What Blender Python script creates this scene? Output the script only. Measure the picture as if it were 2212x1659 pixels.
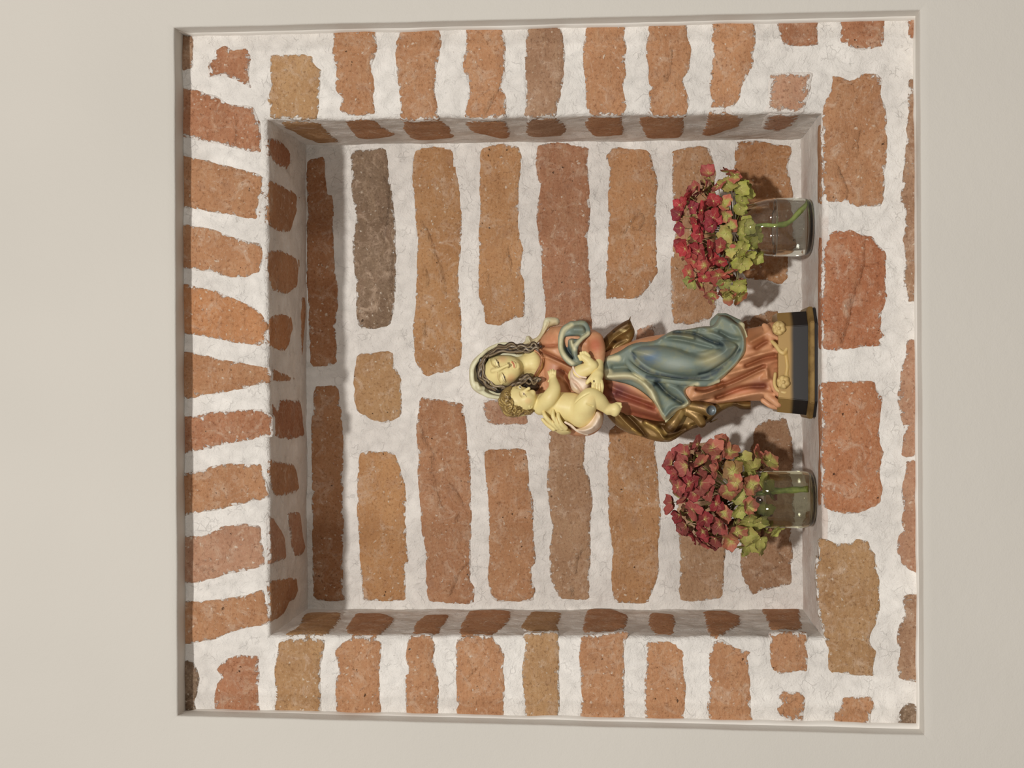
import bpy, bmesh, math, random
import numpy as np
from mathutils import Vector, Matrix, noise
from mathutils.geometry import delaunay_2d_cdt

scene = bpy.context.scene
for o in list(bpy.data.objects):
    bpy.data.objects.remove(o)
COL = scene.collection
random.seed(7)

# ------------------------------------------------------------------ camera
# The photograph was taken with the phone held sideways: the world's "up" is the picture's left.
W_PX, H_PX, F_PX = 2212.0, 1659.0, 2900.0
CX, CY = W_PX / 2, H_PX / 2
DIST = 1.81                                   # camera to the face of the brick surround (y = 0)
CAM = Vector((0.0, -DIST, 1.45))
yv = Vector((268.0, 4.0, F_PX)).normalized()  # world +Y (into the wall) in camera axes (right, up, forward)
zv = Vector((-1.0, -0.0023, 0.0)); zv = (zv - yv * zv.dot(yv)).normalized()   # world +Z
xv = Vector((0, 1, 0)); xv = xv - yv * xv.dot(yv); xv = (xv - zv * xv.dot(zv)).normalized()  # world +X
# camera axes in world coordinates
c_right = Vector((xv[0], yv[0], zv[0])); c_up = Vector((xv[1], yv[1], zv[1])); c_fwd = Vector((xv[2], yv[2], zv[2]))
cd = bpy.data.cameras.new('camera'); cam = bpy.data.objects.new('camera', cd); COL.objects.link(cam)
R = Matrix((c_right, c_up, -c_fwd)).transposed()
cam.matrix_world = Matrix.Translation(CAM) @ R.to_4x4()
cd.sensor_fit = 'HORIZONTAL'; cd.sensor_width = 36.0; cd.lens = 36.0 * F_PX / W_PX
cd.clip_start = 0.05
scene.camera = cam

# ------------------------------------------------------------------ light and exposure
wd = bpy.data.worlds.new('room_light'); scene.world = wd; wd.use_nodes = True
wd.node_tree.nodes['Background'].inputs[0].default_value = (1.0, 0.925, 0.83, 1)
wd.node_tree.nodes['Background'].inputs[1].default_value = 0.215
def area(name, loc, aim, size, power, color):
    l = bpy.data.lights.new(name, 'AREA'); l.shape = 'DISK'; l.size = size; l.energy = power; l.color = color
    o = bpy.data.objects.new(name, l); COL.objects.link(o); o.location = loc
    o.rotation_euler = (Vector(aim) - Vector(loc)).to_track_quat('-Z', 'Y').to_euler()
    return o
area('ceiling_lamp', (0.0, -4.4, 3.20), (0, 0, 1.45), 0.20, 140, (1.0, 0.975, 0.94))
area('side_fill', (2.4, -3.2, 1.55), (0, 0, 1.3), 0.40, 17, (1.0, 0.975, 0.94))  # added side fill, no known lamp; lifts lower wall and jambs
area('side_fill', (-2.4, -3.2, 1.55), (0, 0, 1.3), 0.40, 17, (1.0, 0.975, 0.94))  # second added fill, mirrored to the other side
scene.view_settings.view_transform = 'Standard'; scene.view_settings.look = 'None'
scene.view_settings.gamma = 1.0; scene.view_settings.use_curve_mapping = False
scene.view_settings.exposure = 0.0

# ------------------------------------------------------------------ helpers
def ray(px, py):
    return c_right * ((px - CX) / F_PX) + c_up * ((CY - py) / F_PX) + c_fwd
def P(px, py, Y=0.0):
    r = ray(px, py); return CAM + r * ((Y - CAM.y) / r.y)
def onplane(px, py, o, n):
    r = ray(px, py); return CAM + r * ((o - CAM).dot(n) / r.dot(n))

def link(name, mesh, mats=(), parent=None):
    o = bpy.data.objects.new(name, mesh); COL.objects.link(o)
    for m in (mats if isinstance(mats, (list, tuple)) else [mats]): mesh.materials.append(m)
    if parent: o.parent = parent
    return o
def mesh_from(name, verts, faces, smooth=True):
    me = bpy.data.meshes.new(name); me.from_pydata([tuple(v) for v in verts], [], faces); me.update()
    if smooth: me.shade_smooth()
    return me
def struct(o): o['kind'] = 'structure'; return o
def empty(name, loc, label=None, cat=None, group=None):
    o = bpy.data.objects.new(name, None); COL.objects.link(o); o.location = loc; o.empty_display_size = .02
    if label: o['label'] = label; o['category'] = cat
    if group: o['group'] = group
    return o

# node helpers
def mat(name):
    m = bpy.data.materials.new(name); m.use_nodes = True
    nt = m.node_tree; nt.nodes.clear()
    out = nt.nodes.new('ShaderNodeOutputMaterial'); b = nt.nodes.new('ShaderNodeBsdfPrincipled')
    nt.links.new(b.outputs[0], out.inputs[0])
    return m, nt, b
def N(nt, t, **kw):
    n = nt.nodes.new(t)
    for k, v in kw.items():
        if k.startswith('i_'):
            key = k[2:]; n.inputs[int(key) if key.isdigit() else key.replace('_', ' ')].default_value = v
        else: setattr(n, k, v)
    return n
def pos(nt, scale=(1, 1, 1)):
    g = N(nt, 'ShaderNodeNewGeometry'); m = N(nt, 'ShaderNodeMapping'); m.inputs['Scale'].default_value = scale
    nt.links.new(g.outputs['Position'], m.inputs[0]); return m.outputs[0]
def noi(nt, vec, scale, detail=4, rough=.6, dist=0):
    n = N(nt, 'ShaderNodeTexNoise'); n.inputs['Scale'].default_value = scale; n.inputs['Detail'].default_value = detail
    n.inputs['Roughness'].default_value = rough; n.inputs['Distortion'].default_value = dist
    nt.links.new(vec, n.inputs['Vector']); return n.outputs['Fac']
def ramp(nt, fac, lo, hi, a=0.0, b=1.0):
    n = N(nt, 'ShaderNodeMapRange'); n.interpolation_type = 'SMOOTHSTEP'
    for i, v in zip((1, 2, 3, 4), (lo, hi, a, b)): n.inputs[i].default_value = v
    nt.links.new(fac, n.inputs[0]); return n.outputs[0]
def lin(nt, fac, lo, hi, a=0.0, b=1.0):
    n = N(nt, 'ShaderNodeMapRange')
    for i, v in zip((1, 2, 3, 4), (lo, hi, a, b)): n.inputs[i].default_value = v
    nt.links.new(fac, n.inputs[0]); return n.outputs[0]
def math_(nt, op, a, b=None):
    n = N(nt, 'ShaderNodeMath', operation=op)
    for i, v in enumerate((a, b)):
        if v is None: continue
        if isinstance(v, (int, float)): n.inputs[i].default_value = v
        else: nt.links.new(v, n.inputs[i])
    return n.outputs[0]
def mix(nt, fac, a, b, mode='MIX'):
    n = N(nt, 'ShaderNodeMix', data_type='RGBA', blend_type=mode)
    for i, v in ((0, fac), (6, a), (7, b)):
        if isinstance(v, (int, float)): n.inputs[i].default_value = v
        elif isinstance(v, tuple): n.inputs[i].default_value = v if len(v) == 4 else (*v, 1)
        else: nt.links.new(v, n.inputs[i])
    return n.outputs[2]
def bump(nt, b, height, dist, strength=1.0, prev=None):
    n = N(nt, 'ShaderNodeBump'); n.inputs['Distance'].default_value = dist; n.inputs['Strength'].default_value = strength
    nt.links.new(height, n.inputs['Height'])
    if prev is not None: nt.links.new(prev, n.inputs['Normal'])
    nt.links.new(n.outputs[0], b.inputs['Normal']); return n.outputs[0]
def srgb(r, g, b):
    f = lambda c: (c / 255 / 12.92) if c / 255 <= .04045 else ((c / 255 + .055) / 1.055) ** 2.4
    return (f(r), f(g), f(b))

# ------------------------------------------------------------------ masonry materials
MORTAR_C = (0.72, 0.66, 0.60)
def mortar_nodes(nt):
    v = pos(nt)
    a = noi(nt, v, 9, 5, .6); c = mix(nt, ramp(nt, a, .35, .7), (0.735, 0.69, 0.64), (0.87, 0.825, 0.77))
    # hair-fine shrinkage cracks and specks
    d = N(nt, 'ShaderNodeVectorMath', operation='SCALE'); n3 = N(nt, 'ShaderNodeTexNoise'); n3.inputs['Scale'].default_value = 70
    n3.inputs['Detail'].default_value = 4
    nt.links.new(v, n3.inputs['Vector']); nt.links.new(n3.outputs['Color'], d.inputs[0]); d.inputs['Scale'].default_value = .02
    ad = N(nt, 'ShaderNodeVectorMath', operation='ADD'); nt.links.new(v, ad.inputs[0]); nt.links.new(d.outputs[0], ad.inputs[1])
    vo = N(nt, 'ShaderNodeTexVoronoi', feature='DISTANCE_TO_EDGE'); vo.inputs['Scale'].default_value = 62
    nt.links.new(ad.outputs[0], vo.inputs['Vector'])
    crack = ramp(nt, vo.outputs['Distance'], .012, .035, 1, 0)
    gate = ramp(nt, noi(nt, v, 38, 3, .6), .52, .62)
    crack = math_(nt, 'MULTIPLY', crack, gate)
    c = mix(nt, math_(nt, 'MULTIPLY', crack, .10), c, (0.25, .2, .16))
    sp = ramp(nt, noi(nt, v, 420, 2, .5), .70, .76)
    c = mix(nt, math_(nt, 'MULTIPLY', sp, .5), c, (0.33, .28, .23))
    h = math_(nt, 'ADD', math_(nt, 'MULTIPLY', noi(nt, v, 60, 6, .68, .6), .9), math_(nt, 'MULTIPLY', crack, -.08))
    h = math_(nt, 'ADD', h, math_(nt, 'MULTIPLY', noi(nt, v, 300, 3, .6), .16))
    return c, h
mm, nt, b = mat('lime_mortar')
c, h = mortar_nodes(nt); nt.links.new(c, b.inputs['Base Color']); b.inputs['Roughness'].default_value = .95
b.inputs['Specular IOR Level'].default_value = .1
bump(nt, b, h, .0055)
MORTAR = mm

mm, nt, b = mat('old_brick')
v = pos(nt); vs = pos(nt, (0.45, 1, 1.5))
oi = N(nt, 'ShaderNodeObjectInfo'); at = N(nt, 'ShaderNodeAttribute', attribute_name='edge')
base = oi.outputs['Color']
n1 = noi(nt, v, 16, 5, .65, .4); n2 = noi(nt, vs, 55, 5, .7)
c = mix(nt, ramp(nt, n1, .3, .72), base, mix(nt, 1.0, base, (0.80, .75, .72), 'MULTIPLY'))
c = mix(nt, math_(nt, 'MULTIPLY', ramp(nt, n2, .45, .75), .45), c, mix(nt, .5, base, (0.52, .36, .22)))
c = mix(nt, math_(nt, 'MULTIPLY', ramp(nt, noi(nt, v, 28, 4, .6), .55, .75), .35), c, (0.34, .21, .15))
# pale lime bloom in the clay
c = mix(nt, math_(nt, 'MULTIPLY', ramp(nt, noi(nt, v, 40, 6, .72, 1.), .48, .72), .6), c, (0.62, .46, .34))
# fine grain
gr = noi(nt, v, 260, 4, .7)
c = mix(nt, math_(nt, 'MULTIPLY', ramp(nt, gr, .55, .72), .35), c, (0.66, .50, .36))
c = mix(nt, math_(nt, 'MULTIPLY', ramp(nt, gr, .48, .30), .65), c, mix(nt, 1.0, base, (0.4, .33, .3), 'MULTIPLY'))
# white lime flecks
nd = N(nt, 'ShaderNodeTexNoise'); nd.inputs['Scale'].default_value = 110; nd.inputs['Detail'].default_value = 4; nt.links.new(v, nd.inputs['Vector'])
sc_ = N(nt, 'ShaderNodeVectorMath', operation='SCALE'); nt.links.new(nd.outputs['Color'], sc_.inputs[0]); sc_.inputs['Scale'].default_value = .012
vd = N(nt, 'ShaderNodeVectorMath', operation='ADD'); nt.links.new(v, vd.inputs[0]); nt.links.new(sc_.outputs[0], vd.inputs[1]); vdo = vd.outputs[0]
vo = N(nt, 'ShaderNodeTexVoronoi'); vo.inputs['Scale'].default_value = 120; nt.links.new(vdo, vo.inputs['Vector'])
vo.inputs['Randomness'].default_value = 1
fleck = math_(nt, 'MULTIPLY', ramp(nt, vo.outputs['Distance'], .26, .10), ramp(nt, noi(nt, v, 34, 4, .7), .46, .60))
c = mix(nt, math_(nt, 'MULTIPLY', fleck, .65), c, (0.74, .64, .52))
# dark pits
vo2 = N(nt, 'ShaderNodeTexVoronoi'); vo2.inputs['Scale'].default_value = 95; nt.links.new(vdo, vo2.inputs['Vector'])
pit = math_(nt, 'MULTIPLY', ramp(nt, vo2.outputs['Distance'], .17, .05), ramp(nt, noi(nt, v, 27, 4, .7), .57, .63))
c = mix(nt, math_(nt, 'MULTIPLY', pit, .75), c, (0.08, .045, .03))
# mortar smeared over the arris
ed = at.outputs['Fac']                                    # 0 at the outline, 1 from 9 mm inwards
wn = noi(nt, v, 95, 6, .7, .5)
amt = oi.outputs['Alpha']
lvl = math_(nt, 'ADD', math_(nt, 'MULTIPLY', math_(nt, 'SUBTRACT', 1.0, ed), .33), math_(nt, 'MULTIPLY', amt, .30))
wash = math_(nt, 'ADD', wn, lvl)
wash = ramp(nt, wash, .78, .86)
mc, mh = mortar_nodes(nt)
c = mix(nt, math_(nt, 'MULTIPLY', wash, .9), c, mc)
nt.links.new(c, b.inputs['Base Color']); b.inputs['Roughness'].default_value = .93; b.inputs['Specular IOR Level'].default_value = .12
h = math_(nt, 'ADD', math_(nt, 'MULTIPLY', n2, .55), math_(nt, 'MULTIPLY', noi(nt, v, 140, 5, .7), .45))
h = math_(nt, 'ADD', h, math_(nt, 'MULTIPLY', pit, -.6)); h = math_(nt, 'ADD', h, math_(nt, 'MULTIPLY', wash, .12))
h = math_(nt, 'ADD', h, math_(nt, 'MULTIPLY', fleck, .08))
bump(nt, b, h, .0058)
BRICK = mm


mm, nt, b = mat('limewashed_sill')
c, h = mortar_nodes(nt); v = pos(nt, (1, .35, 1))
c = mix(nt, math_(nt, 'MULTIPLY', ramp(nt, noi(nt, v, 12, 5, .65), .38, .62), .55), c, (0.52, .38, .31))
nt.links.new(c, b.inputs['Base Color']); b.inputs['Roughness'].default_value = .8; b.inputs['Specular IOR Level'].default_value = .2
bump(nt, b, h, .003)
SILL = mm
mm, nt, b = mat('white_wall_paint')
v = pos(nt)
b.inputs['Base Color'].default_value = (0.74, 0.685, 0.605, 1)
c = mix(nt, ramp(nt, noi(nt, v, 2.2, 3, .5), .3, .7), (0.59, .558, .505), (0.62, .585, .53)); nt.links.new(c, b.inputs['Base Color'])
b.inputs['Roughness'].default_value = .7; b.inputs['Specular IOR Level'].default_value = .25
h = math_(nt, 'ADD', math_(nt, 'MULTIPLY', noi(nt, v, 420, 3, .6), .5), noi(nt, v, 60, 3, .55))
bump(nt, b, h, .0006)
PAINT = mm

# ------------------------------------------------------------------ niche geometry
YB = 0.217; YW = -0.040
zf = P(1776, 829, 0).z
front = {k: P(x, y, 0) for k, (x, y) in dict(tr=(578, 260), tl=(584, 1372), br=(1776, 243), bl=(1776, 1376)).items()}
back = {k: P(x, y, YB) for k, (x, y) in dict(tr=(661, 313), tl=(664, 1316), br=(1736, 300), bl=(1736, 1317)).items()}
for k in ('br', 'bl'): front[k].z = zf; back[k].z = zf
AMP = .0016
def vnoise(p, s, k=0):
    q = p * s + Vector((k * 7.3, k * 3.1, 0)); return noise.noise_vector(q)
def rough(p, amp=AMP):
    d = vnoise(p, 22) * amp * 1.3 + vnoise(p, 60, 1) * amp * .45 + vnoise(p, 160, 2) * amp * .35
    return p + d
def sheet(fn, nu, nv):
    """grid sheet through fn(u, v) with shared vector noise so that neighbouring sheets stay closed"""
    vs = [fn(i / nu, j / nv) for j in range(nv + 1) for i in range(nu + 1)]
    fs = [(j * (nu + 1) + i, j * (nu + 1) + i + 1, (j + 1) * (nu + 1) + i + 1, (j + 1) * (nu + 1) + i) for j in range(nv) for i in range(nu)]
    return vs, fs
def lerp(a, b, t): return a + (b - a) * t
RF = .007
order = ['tl', 'tr', 'br', 'bl']
outward = {'tl': Vector((-1, 0, 1)), 'tr': Vector((1, 0, 1)), 'br': Vector((1, 0, -1)), 'bl': Vector((-1, 0, -1))}
outer = {'tl': P(330, 1620, 0), 'tr': P(330, -10, 0), 'br': P(2040, -40, 0), 'bl': P(2040, 1640, 0)}
# front ring of mortar, four trapezoid sheets in one mesh
V, F = [], []
for a, c_ in zip(order, order[1:] + order[:1]):
    ia, ic = front[a] + outward[a] * RF, front[c_] + outward[c_] * RF
    vs, fs = sheet(lambda u, w: rough(lerp(lerp(ia, ic, u), lerp(outer[a], outer[c_], u), w)), 230, 70)
    k = len(V); V += vs; F += [tuple(i + k for i in f) for f in fs]
surround = struct(link('wall_surround', mesh_from('wall_surround', V, F), MORTAR))
# reveals of the niche
walls = {}
for nm, a, c_, n_out in (('ceiling', 'tl', 'tr', Vector((0, 0, 1))), ('wall_right', 'tr', 'br', Vector((1, 0, 0))),
                         ('floor', 'br', 'bl', Vector((0, 0, -1))), ('wall_left', 'bl', 'tl', Vector((-1, 0, 0)))):
    def fn(u, w, a=a, c_=c_, n_out=n_out, nm=nm):
        if w < .12:                                   # rounded arris
            t = w / .12 * math.pi / 2
            y = RF * (1 - math.cos(t)); off = RF * (1 - math.sin(t))
        else:
            y = RF + (YB - RF) * (w - .12) / .88; off = 0
        ta = y / YB
        pa, pc = lerp(front[a], back[a], ta), lerp(front[c_], back[c_], ta)
        if off: pa = pa + outward[a] * off; pc = pc + outward[c_] * off
        p = lerp(pa, pc, u)
        amp = AMP
        if nm == 'floor' and .012 < y < YB - .01: amp = AMP * .4
        return rough(p, amp)
    vs, fs = sheet(fn, 230, 60)
    walls[nm] = struct(link(nm, mesh_from(nm, vs, fs), SILL if nm == 'floor' else MORTAR))
vs, fs = sheet(lambda u, w: rough(lerp(lerp(back['tl'], back['tr'], u), lerp(back['bl'], back['br'], u), w)), 230, 230)
wback = struct(link('wall_back', mesh_from('wall_back', vs, fs), MORTAR))

# ------------------------------------------------------------------ bricks: outlines measured on the masonry
REG = {'A': (360, 20, 4.148), 'B': (360, 420, 4.148), 'C': (360, 820, 4.148), 'D': (360, 1180, 4.148), 'E': (820, 20, 4.148),
       'F': (820, 420, 4.148), 'G': (820, 820, 4.148), 'H': (820, 1180, 4.148), 'I': (1280, 20, 5.185), 'J': (1620, 20, 5.185),
       'K': (1280, 340, 4.148), 'L': (1680, 320, 5.185), 'M': (1680, 620, 5.185), 'N': (1680, 920, 5.185),
       'O': (1620, 1200, 4.1475), 'Q': (1280, 1200, 4.1475), 'P': (0, 0, 1)}
def pts(s):
    out = []; reg = REG['P']
    for tok in s.replace(';', ' ').split():
        if tok in REG: reg = REG[tok]; continue
        x, y = tok.split(','); out.append((reg[0] + float(x) / reg[2], reg[1] + float(y) / reg[2]))
    return out
# planes: key -> (origin, u axis, v axis, normal towards the viewer / niche)
def plane(o, u, n):
    n = n.normalized(); u = (u - n * u.dot(n)).normalized(); return (o, u, n.cross(u), n)
def nrm(a, b, c, toward):
    n = (b - a).cross(c - a).normalized(); return n if n.dot(toward) > 0 else -n
PL = {'f': plane(Vector((0, 0, 1.45)), Vector((1, 0, 0)), Vector((0, -1, 0))),
      'b': plane(Vector((0, YB, 1.45)), Vector((1, 0, 0)), Vector((0, -1, 0))),
      't': plane(front['tl'], Vector((1, 0, 0)), nrm(front['tl'], front['tr'], back['tl'], Vector((0, 0, -1)))),
      'g': plane(front['bl'], Vector((1, 0, 0)), Vector((0, 0, 1))),
      'r': plane(front['tr'], Vector((0, 0, 1)), nrm(front['tr'], front['br'], back['tr'], Vector((-1, 0, 0)))),
      'l': plane(front['tl'], Vector((0, 0, 1)), nrm(front['tl'], front['bl'], back['tl'], Vector((1, 0, 0))))}

def dist_to_poly(Pt, poly):
    a = poly; b_ = np.roll(poly, -1, axis=0); d = b_ - a; L2 = (d ** 2).sum(1) + 1e-18
    t = np.clip(((Pt[:, None, :] - a[None]) * d[None]).sum(2) / L2[None], 0, 1)
    q = a[None] + d[None] * t[..., None]
    return np.sqrt(((Pt[:, None, :] - q) ** 2).sum(2)).min(1)
def inside(Pt, poly):
    x, y = Pt[:, 0], Pt[:, 1]; c = np.zeros(len(Pt), bool); n = len(poly); j = n - 1
    for i in range(n):
        xi, yi = poly[i]; xj, yj = poly[j]
        m = ((yi > y) != (yj > y)) & (x < (xj - xi) * (y - yi) / ((yj - yi) + 1e-15) + xi); c ^= m; j = i
    return c
def densify(poly, step):
    out = []
    for i in range(len(poly)):
        a = poly[i]; b_ = poly[(i + 1) % len(poly)]; n = max(1, int(round(np.linalg.norm(b_ - a) / step)))
        for k in range(n): out.append(a + (b_ - a) * k / n)
    return np.array(out)
def chaikin(poly):
    out = []
    for i in range(len(poly)):
        a = poly[i]; b_ = poly[(i + 1) % len(poly)]; out += [a * .88 + b_ * .12, a * .12 + b_ * .88]
    return np.array(out)

def slab(V, F, E, pl, pix, cracks=(), proud=.0009, step=.0032, grid=.0085, jit=.0009, seed=0):
    o, u, v_, n = PL[pl]
    w3 = []
    for x, y in pix:
        p = onplane(x, y, o, n)
        if pl in 'tglr': p = Vector((p.x, max(p.y, .0008), p.z))
        w3.append(p - o)
    poly = np.array([(p.dot(u), p.dot(v_)) for p in w3])
    area2 = (poly[:, 0] * np.roll(poly[:, 1], -1) - np.roll(poly[:, 0], -1) * poly[:, 1]).sum()
    if area2 < 0: poly = poly[::-1]
    poly = chaikin(poly); dn = densify(poly, step)
    for i, q in enumerate(dn):                       # ragged arris
        s = Vector((q[0] * 190, q[1] * 190, seed * 3.7)); w = noise.noise_vector(s) * jit + noise.noise_vector(s * .35) * jit * 1.2
        dn[i] = q + np.array((w.x, w.y))
    mn, mx = dn.min(0), dn.max(0)
    gx, gy = np.meshgrid(np.arange(mn[0], mx[0], grid), np.arange(mn[1], mx[1], grid))
    g = np.stack([gx.ravel(), gy.ravel()], 1) + np.random.RandomState(seed).uniform(-.3, .3, (gx.size, 2)) * grid
    ring = []                                       # a ring of points just inside the outline keeps the arris round
    c2 = np.roll(dn, -1, 0) - np.roll(dn, 1, 0); nn = np.stack([-c2[:, 1], c2[:, 0]], 1); nn /= (np.linalg.norm(nn, axis=1)[:, None] + 1e-12)
    r1 = dn + nn * .0016; r2 = (dn + nn * .0045)[::2]
    cand = np.concatenate([r1, r2]); lim = np.concatenate([np.full(len(r1), .0012), np.full(len(r2), .0036)])
    cand = cand[inside(cand, dn) & (dist_to_poly(cand, dn) > lim)]
    g = g[inside(g, dn)]; g = g[dist_to_poly(g, dn) > .007] if len(g) else g
    cp = []; ch = {}
    for cr, cw, cdp in cracks:                      # grooves: (polyline px, half width m, depth m)
        cl = np.array([((onplane(x, y, o, n) - o).dot(u), (onplane(x, y, o, n) - o).dot(v_)) for x, y in cr])
        cl2 = []
        for i in range(len(cl) - 1):
            k = max(1, int(np.linalg.norm(cl[i + 1] - cl[i]) / .0022))
            for t in range(k): cl2.append(cl[i] + (cl[i + 1] - cl[i]) * t / k)
        cl2.append(cl[-1]); cl2 = np.array(cl2)
        for i in range(len(cl2)):
            w = noise.noise_vector(Vector((cl2[i][0] * 260, cl2[i][1] * 260, 5))); cl2[i] += np.array((w.x, w.y)) * .0014
        tn = np.gradient(cl2, axis=0); nn2 = np.stack([-tn[:, 1], tn[:, 0]], 1); nn2 /= np.linalg.norm(nn2, axis=1)[:, None] + 1e-12
        for i, q in enumerate(cl2):
            f = math.sin(math.pi * (i + .6) / (len(cl2) + .2)) ** .5
            f *= .6 + .4 * math.sin(i * 1.7 + seed)
            cp.append((q, cdp * f)); cp.append((q + nn2[i] * cw * f * 1.1, 0)); cp.append((q - nn2[i] * cw * f * .8, 0))
        if len(g): g = g[np.sqrt(((g[:, None] - cl2[None]) ** 2).sum(2)).min(1) > .004]
    pts2 = [Vector(q) for q in dn] + [Vector(q) for q in cand] + [Vector(q) for q in g]
    kk = len(pts2); pts2 += [Vector(q) for q, _ in cp]
    res = delaunay_2d_cdt(pts2, [], [list(range(len(dn)))], 1, 1e-6)
    vv, ff, ov = res[0], res[2], res[3]
    dd = dist_to_poly(np.array([(q.x, q.y) for q in vv]), dn)
    k0 = len(V); nb = {}
    # locate outline order
    first = {}
    for i, l in enumerate(ov):
        for s in l:
            first[s] = i
    tilt = noise.noise(Vector((seed * 1.3, 2.2, 8))) * .004
    for i, q in enumerate(vv):
        h = proud - .0026 * math.exp(-dd[i] / .0022)
        p2 = Vector((q.x * 14, q.y * 14, seed)); h += noise.noise(p2) * .0010 + noise.noise(p2 * 4.5) * .0006
        h += tilt * noise.noise(Vector((q.x * 4, q.y * 4, seed + 40)))
        for s in ov[i]:
            if s >= kk: h -= cp[s - kk][1]
        w = o + u * q.x + v_ * q.y
        if pl != 'g': w = w + vnoise(w, 22) * AMP * 1.3
        V.append(w + n * h); E.append(min(dd[i] / .009, 1.0) * 1.0)
    for f in ff: F.append(tuple(k0 + i for i in f))
    loop = [first[i] for i in range(len(dn)) if i in first]
    kb = len(V)
    for i in loop:
        V.append(V[k0 + i] - n * .012); E.append(0.0)
    m = len(loop)
    for i in range(m):
        j = (i + 1) % m
        F.append((k0 + loop[i], kb + i, kb + j, k0 + loop[j]))
    return poly

TAN, ORA, RED, PNK, BRN, DRK, PAL = [srgb(*c) for c in ((182, 136, 92), (190, 132, 92), (180, 118, 84), (188, 136, 110), (166, 124, 98), (134, 108, 90), (196, 150, 108))]
BR = []
def B(par, color, faces, wash=.1, cracks=()): BR.append((par, color, faces, wash, cracks))
# --- surround, head of the niche (soldier course above the opening)
B('s', BRN, [('f', 'A 95,215 240,235 245,520 210,545 150,565 95,500')])
B('s', RED, [('f', 'A 540,310 620,350 700,325 740,330 765,420 750,560 765,710 640,655 480,600 365,620 370,460 430,430 440,350')], .35)
B('s', RED, [('f', 'A 90,690 300,725 490,790 540,850 760,850 850,1020 860,1150 850,1300 630,1250 480,1220 200,1160 90,1150'), ('t', 'A 870,1120 1000,1160 1110,1270 1110,1400 1070,1450 960,1390 930,1330 860,1300')], .28,
  [('f', 'A 640,1010 630,1100 625,1240', .0012, .003)])
B('s', ORA, [('f', 'A 90,1285 300,1330 520,1390 870,1480 B 850,0 830,80 820,225 690,215 530,180 350,150 90,110'), ('t', 'A 875,1500 1000,1560 1130,1620 B 1200,20 1170,150 1110,340 1000,340 930,300 850,240 830,200')], .08)
B('s', ORA, [('f', 'B 95,240 250,270 510,350 830,440 870,520 870,620 850,700 720,745 550,750 390,690 95,665'), ('t', 'B 880,490 1010,490 1190,560 1190,640 1160,850 1080,900 940,870 930,780 900,740 860,640')], .15)
B('s', srgb(198, 132, 84), [('f', 'B 95,780 330,830 640,930 790,1020 880,1090 910,1170 870,1370 600,1330 420,1290 95,1245'), ('t', 'B 925,1080 1050,1060 1110,1070 1130,1200 1100,1340 1050,1420 960,1390 885,1360 900,1200')], .16)
B('s', ORA, [('f', 'B 95,1390 330,1430 600,1490 910,1540 940,1600 C 935,30 800,60 600,110 400,150 95,195'), ('t', 'B 945,1545 1050,1590 1140,1640 C 1150,10 1000,25 940,20')], .12)
B('s', RED, [('f', 'C 95,320 270,320 400,280 700,240 880,260 940,330 960,480 940,520 800,540 540,600 350,635 95,675'), ('t', 'C 940,200 990,260 1010,170 1190,165 1215,300 1240,520 1050,545 960,510 950,350')], .3)
B('s', ORA, [('f', 'C 95,840 340,810 500,750 680,740 850,750 880,850 930,1060 800,1090 700,1120 400,1180 95,1240'), ('t', 'C 870,710 1000,730 1130,740 1170,860 1190,980 1130,1030 1000,1050 950,1040 910,900')], .22)
B('s', PNK, [('f', 'C 95,1380 340,1390 500,1310 680,1280 850,1310 870,1450 890,1640 D 880,60 890,180 700,220 450,290 95,355'), ('t', 'C 865,1250 960,1230 1060,1400 1075,1600 1010,1630 D 1050,110 920,175 890,100'), ('t', 'C 1070,1180 1190,1180 1210,1380 1240,1500 1220,1570 1140,1590 1100,1400')], .12,
  [('f', 'D 280,180 350,210 430,215', .0008, .002), ('f', 'D 330,130 400,132', .0008, .002)])
B('s', ORA, [('f', 'D 95,490 300,490 450,480 700,430 870,390 900,520 920,700 780,730 560,780 370,850 95,900'), ('t', 'D 880,385 920,310 1030,280 1160,270 1180,400 1150,480 1090,500 1060,600 930,690 900,560')], .05)
B('s', DRK, [('f', 'D 95,1010 235,1020 285,1110 295,1180 265,1400 285,1520 95,1520')], .1)
B('s', RED, [('f', 'D 440,1100 510,1000 640,970 830,975 845,1200 830,1300 845,1560 425,1560 440,1250 490,1180')], .15)
# --- surround, right jamb
B('s', TAN, [('f', 'A 920,400 1150,400 1320,410 1330,480 1390,540 1370,640 1360,990 1180,990 930,985 920,900 900,800 930,700 920,560'), ('r', 'A 1010,1010 1380,1010 1450,1100 1560,1180 1440,1195 1340,1200 1180,1130 1050,1060')], .15)
B('s', ORA, [('f', 'A 1490,180 1880,170 1890,400 1840,500 1870,650 1870,930 1800,960 1600,950 1530,900 1560,800 1490,720 1510,580 1480,380'), ('r', 'A 1560,970 1830,960 1920,1020 1930,1060 2050,1100 2040,1130 1800,1150 1690,1140 1600,1030')], .2)
B('s', ORA, [('f', 'E 200,150 530,150 560,290 545,400 515,520 500,700 530,850 535,990 380,990 180,990 190,850 150,620 140,400 150,280'), ('r', 'E 200,1000 560,1000 640,1060 680,1150 480,1165 280,1160 210,1080')], .08)
B('s', ORA, [('f', 'E 770,150 1100,150 1140,350 1130,500 1140,600 1100,700 1150,800 1130,980 760,975 750,900 790,750 780,620 740,560 730,440 770,350'), ('r', 'E 770,1000 1150,1000 1170,1060 1170,1150 1090,1160 990,1140 850,1100 760,1040')], .22,
  [('f', 'E 1100,700 1040,790 1000,860 950,960', .0016, .004)])
B('s', BRN, [('f', 'E 1320,150 1640,150 1660,330 1670,480 1650,700 1620,800 1590,960 1290,970 1300,700 1290,450'), ('r', 'E 1310,990 1580,955 1670,1030 1685,1090 1640,1140 1310,1130')], .12)
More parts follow.
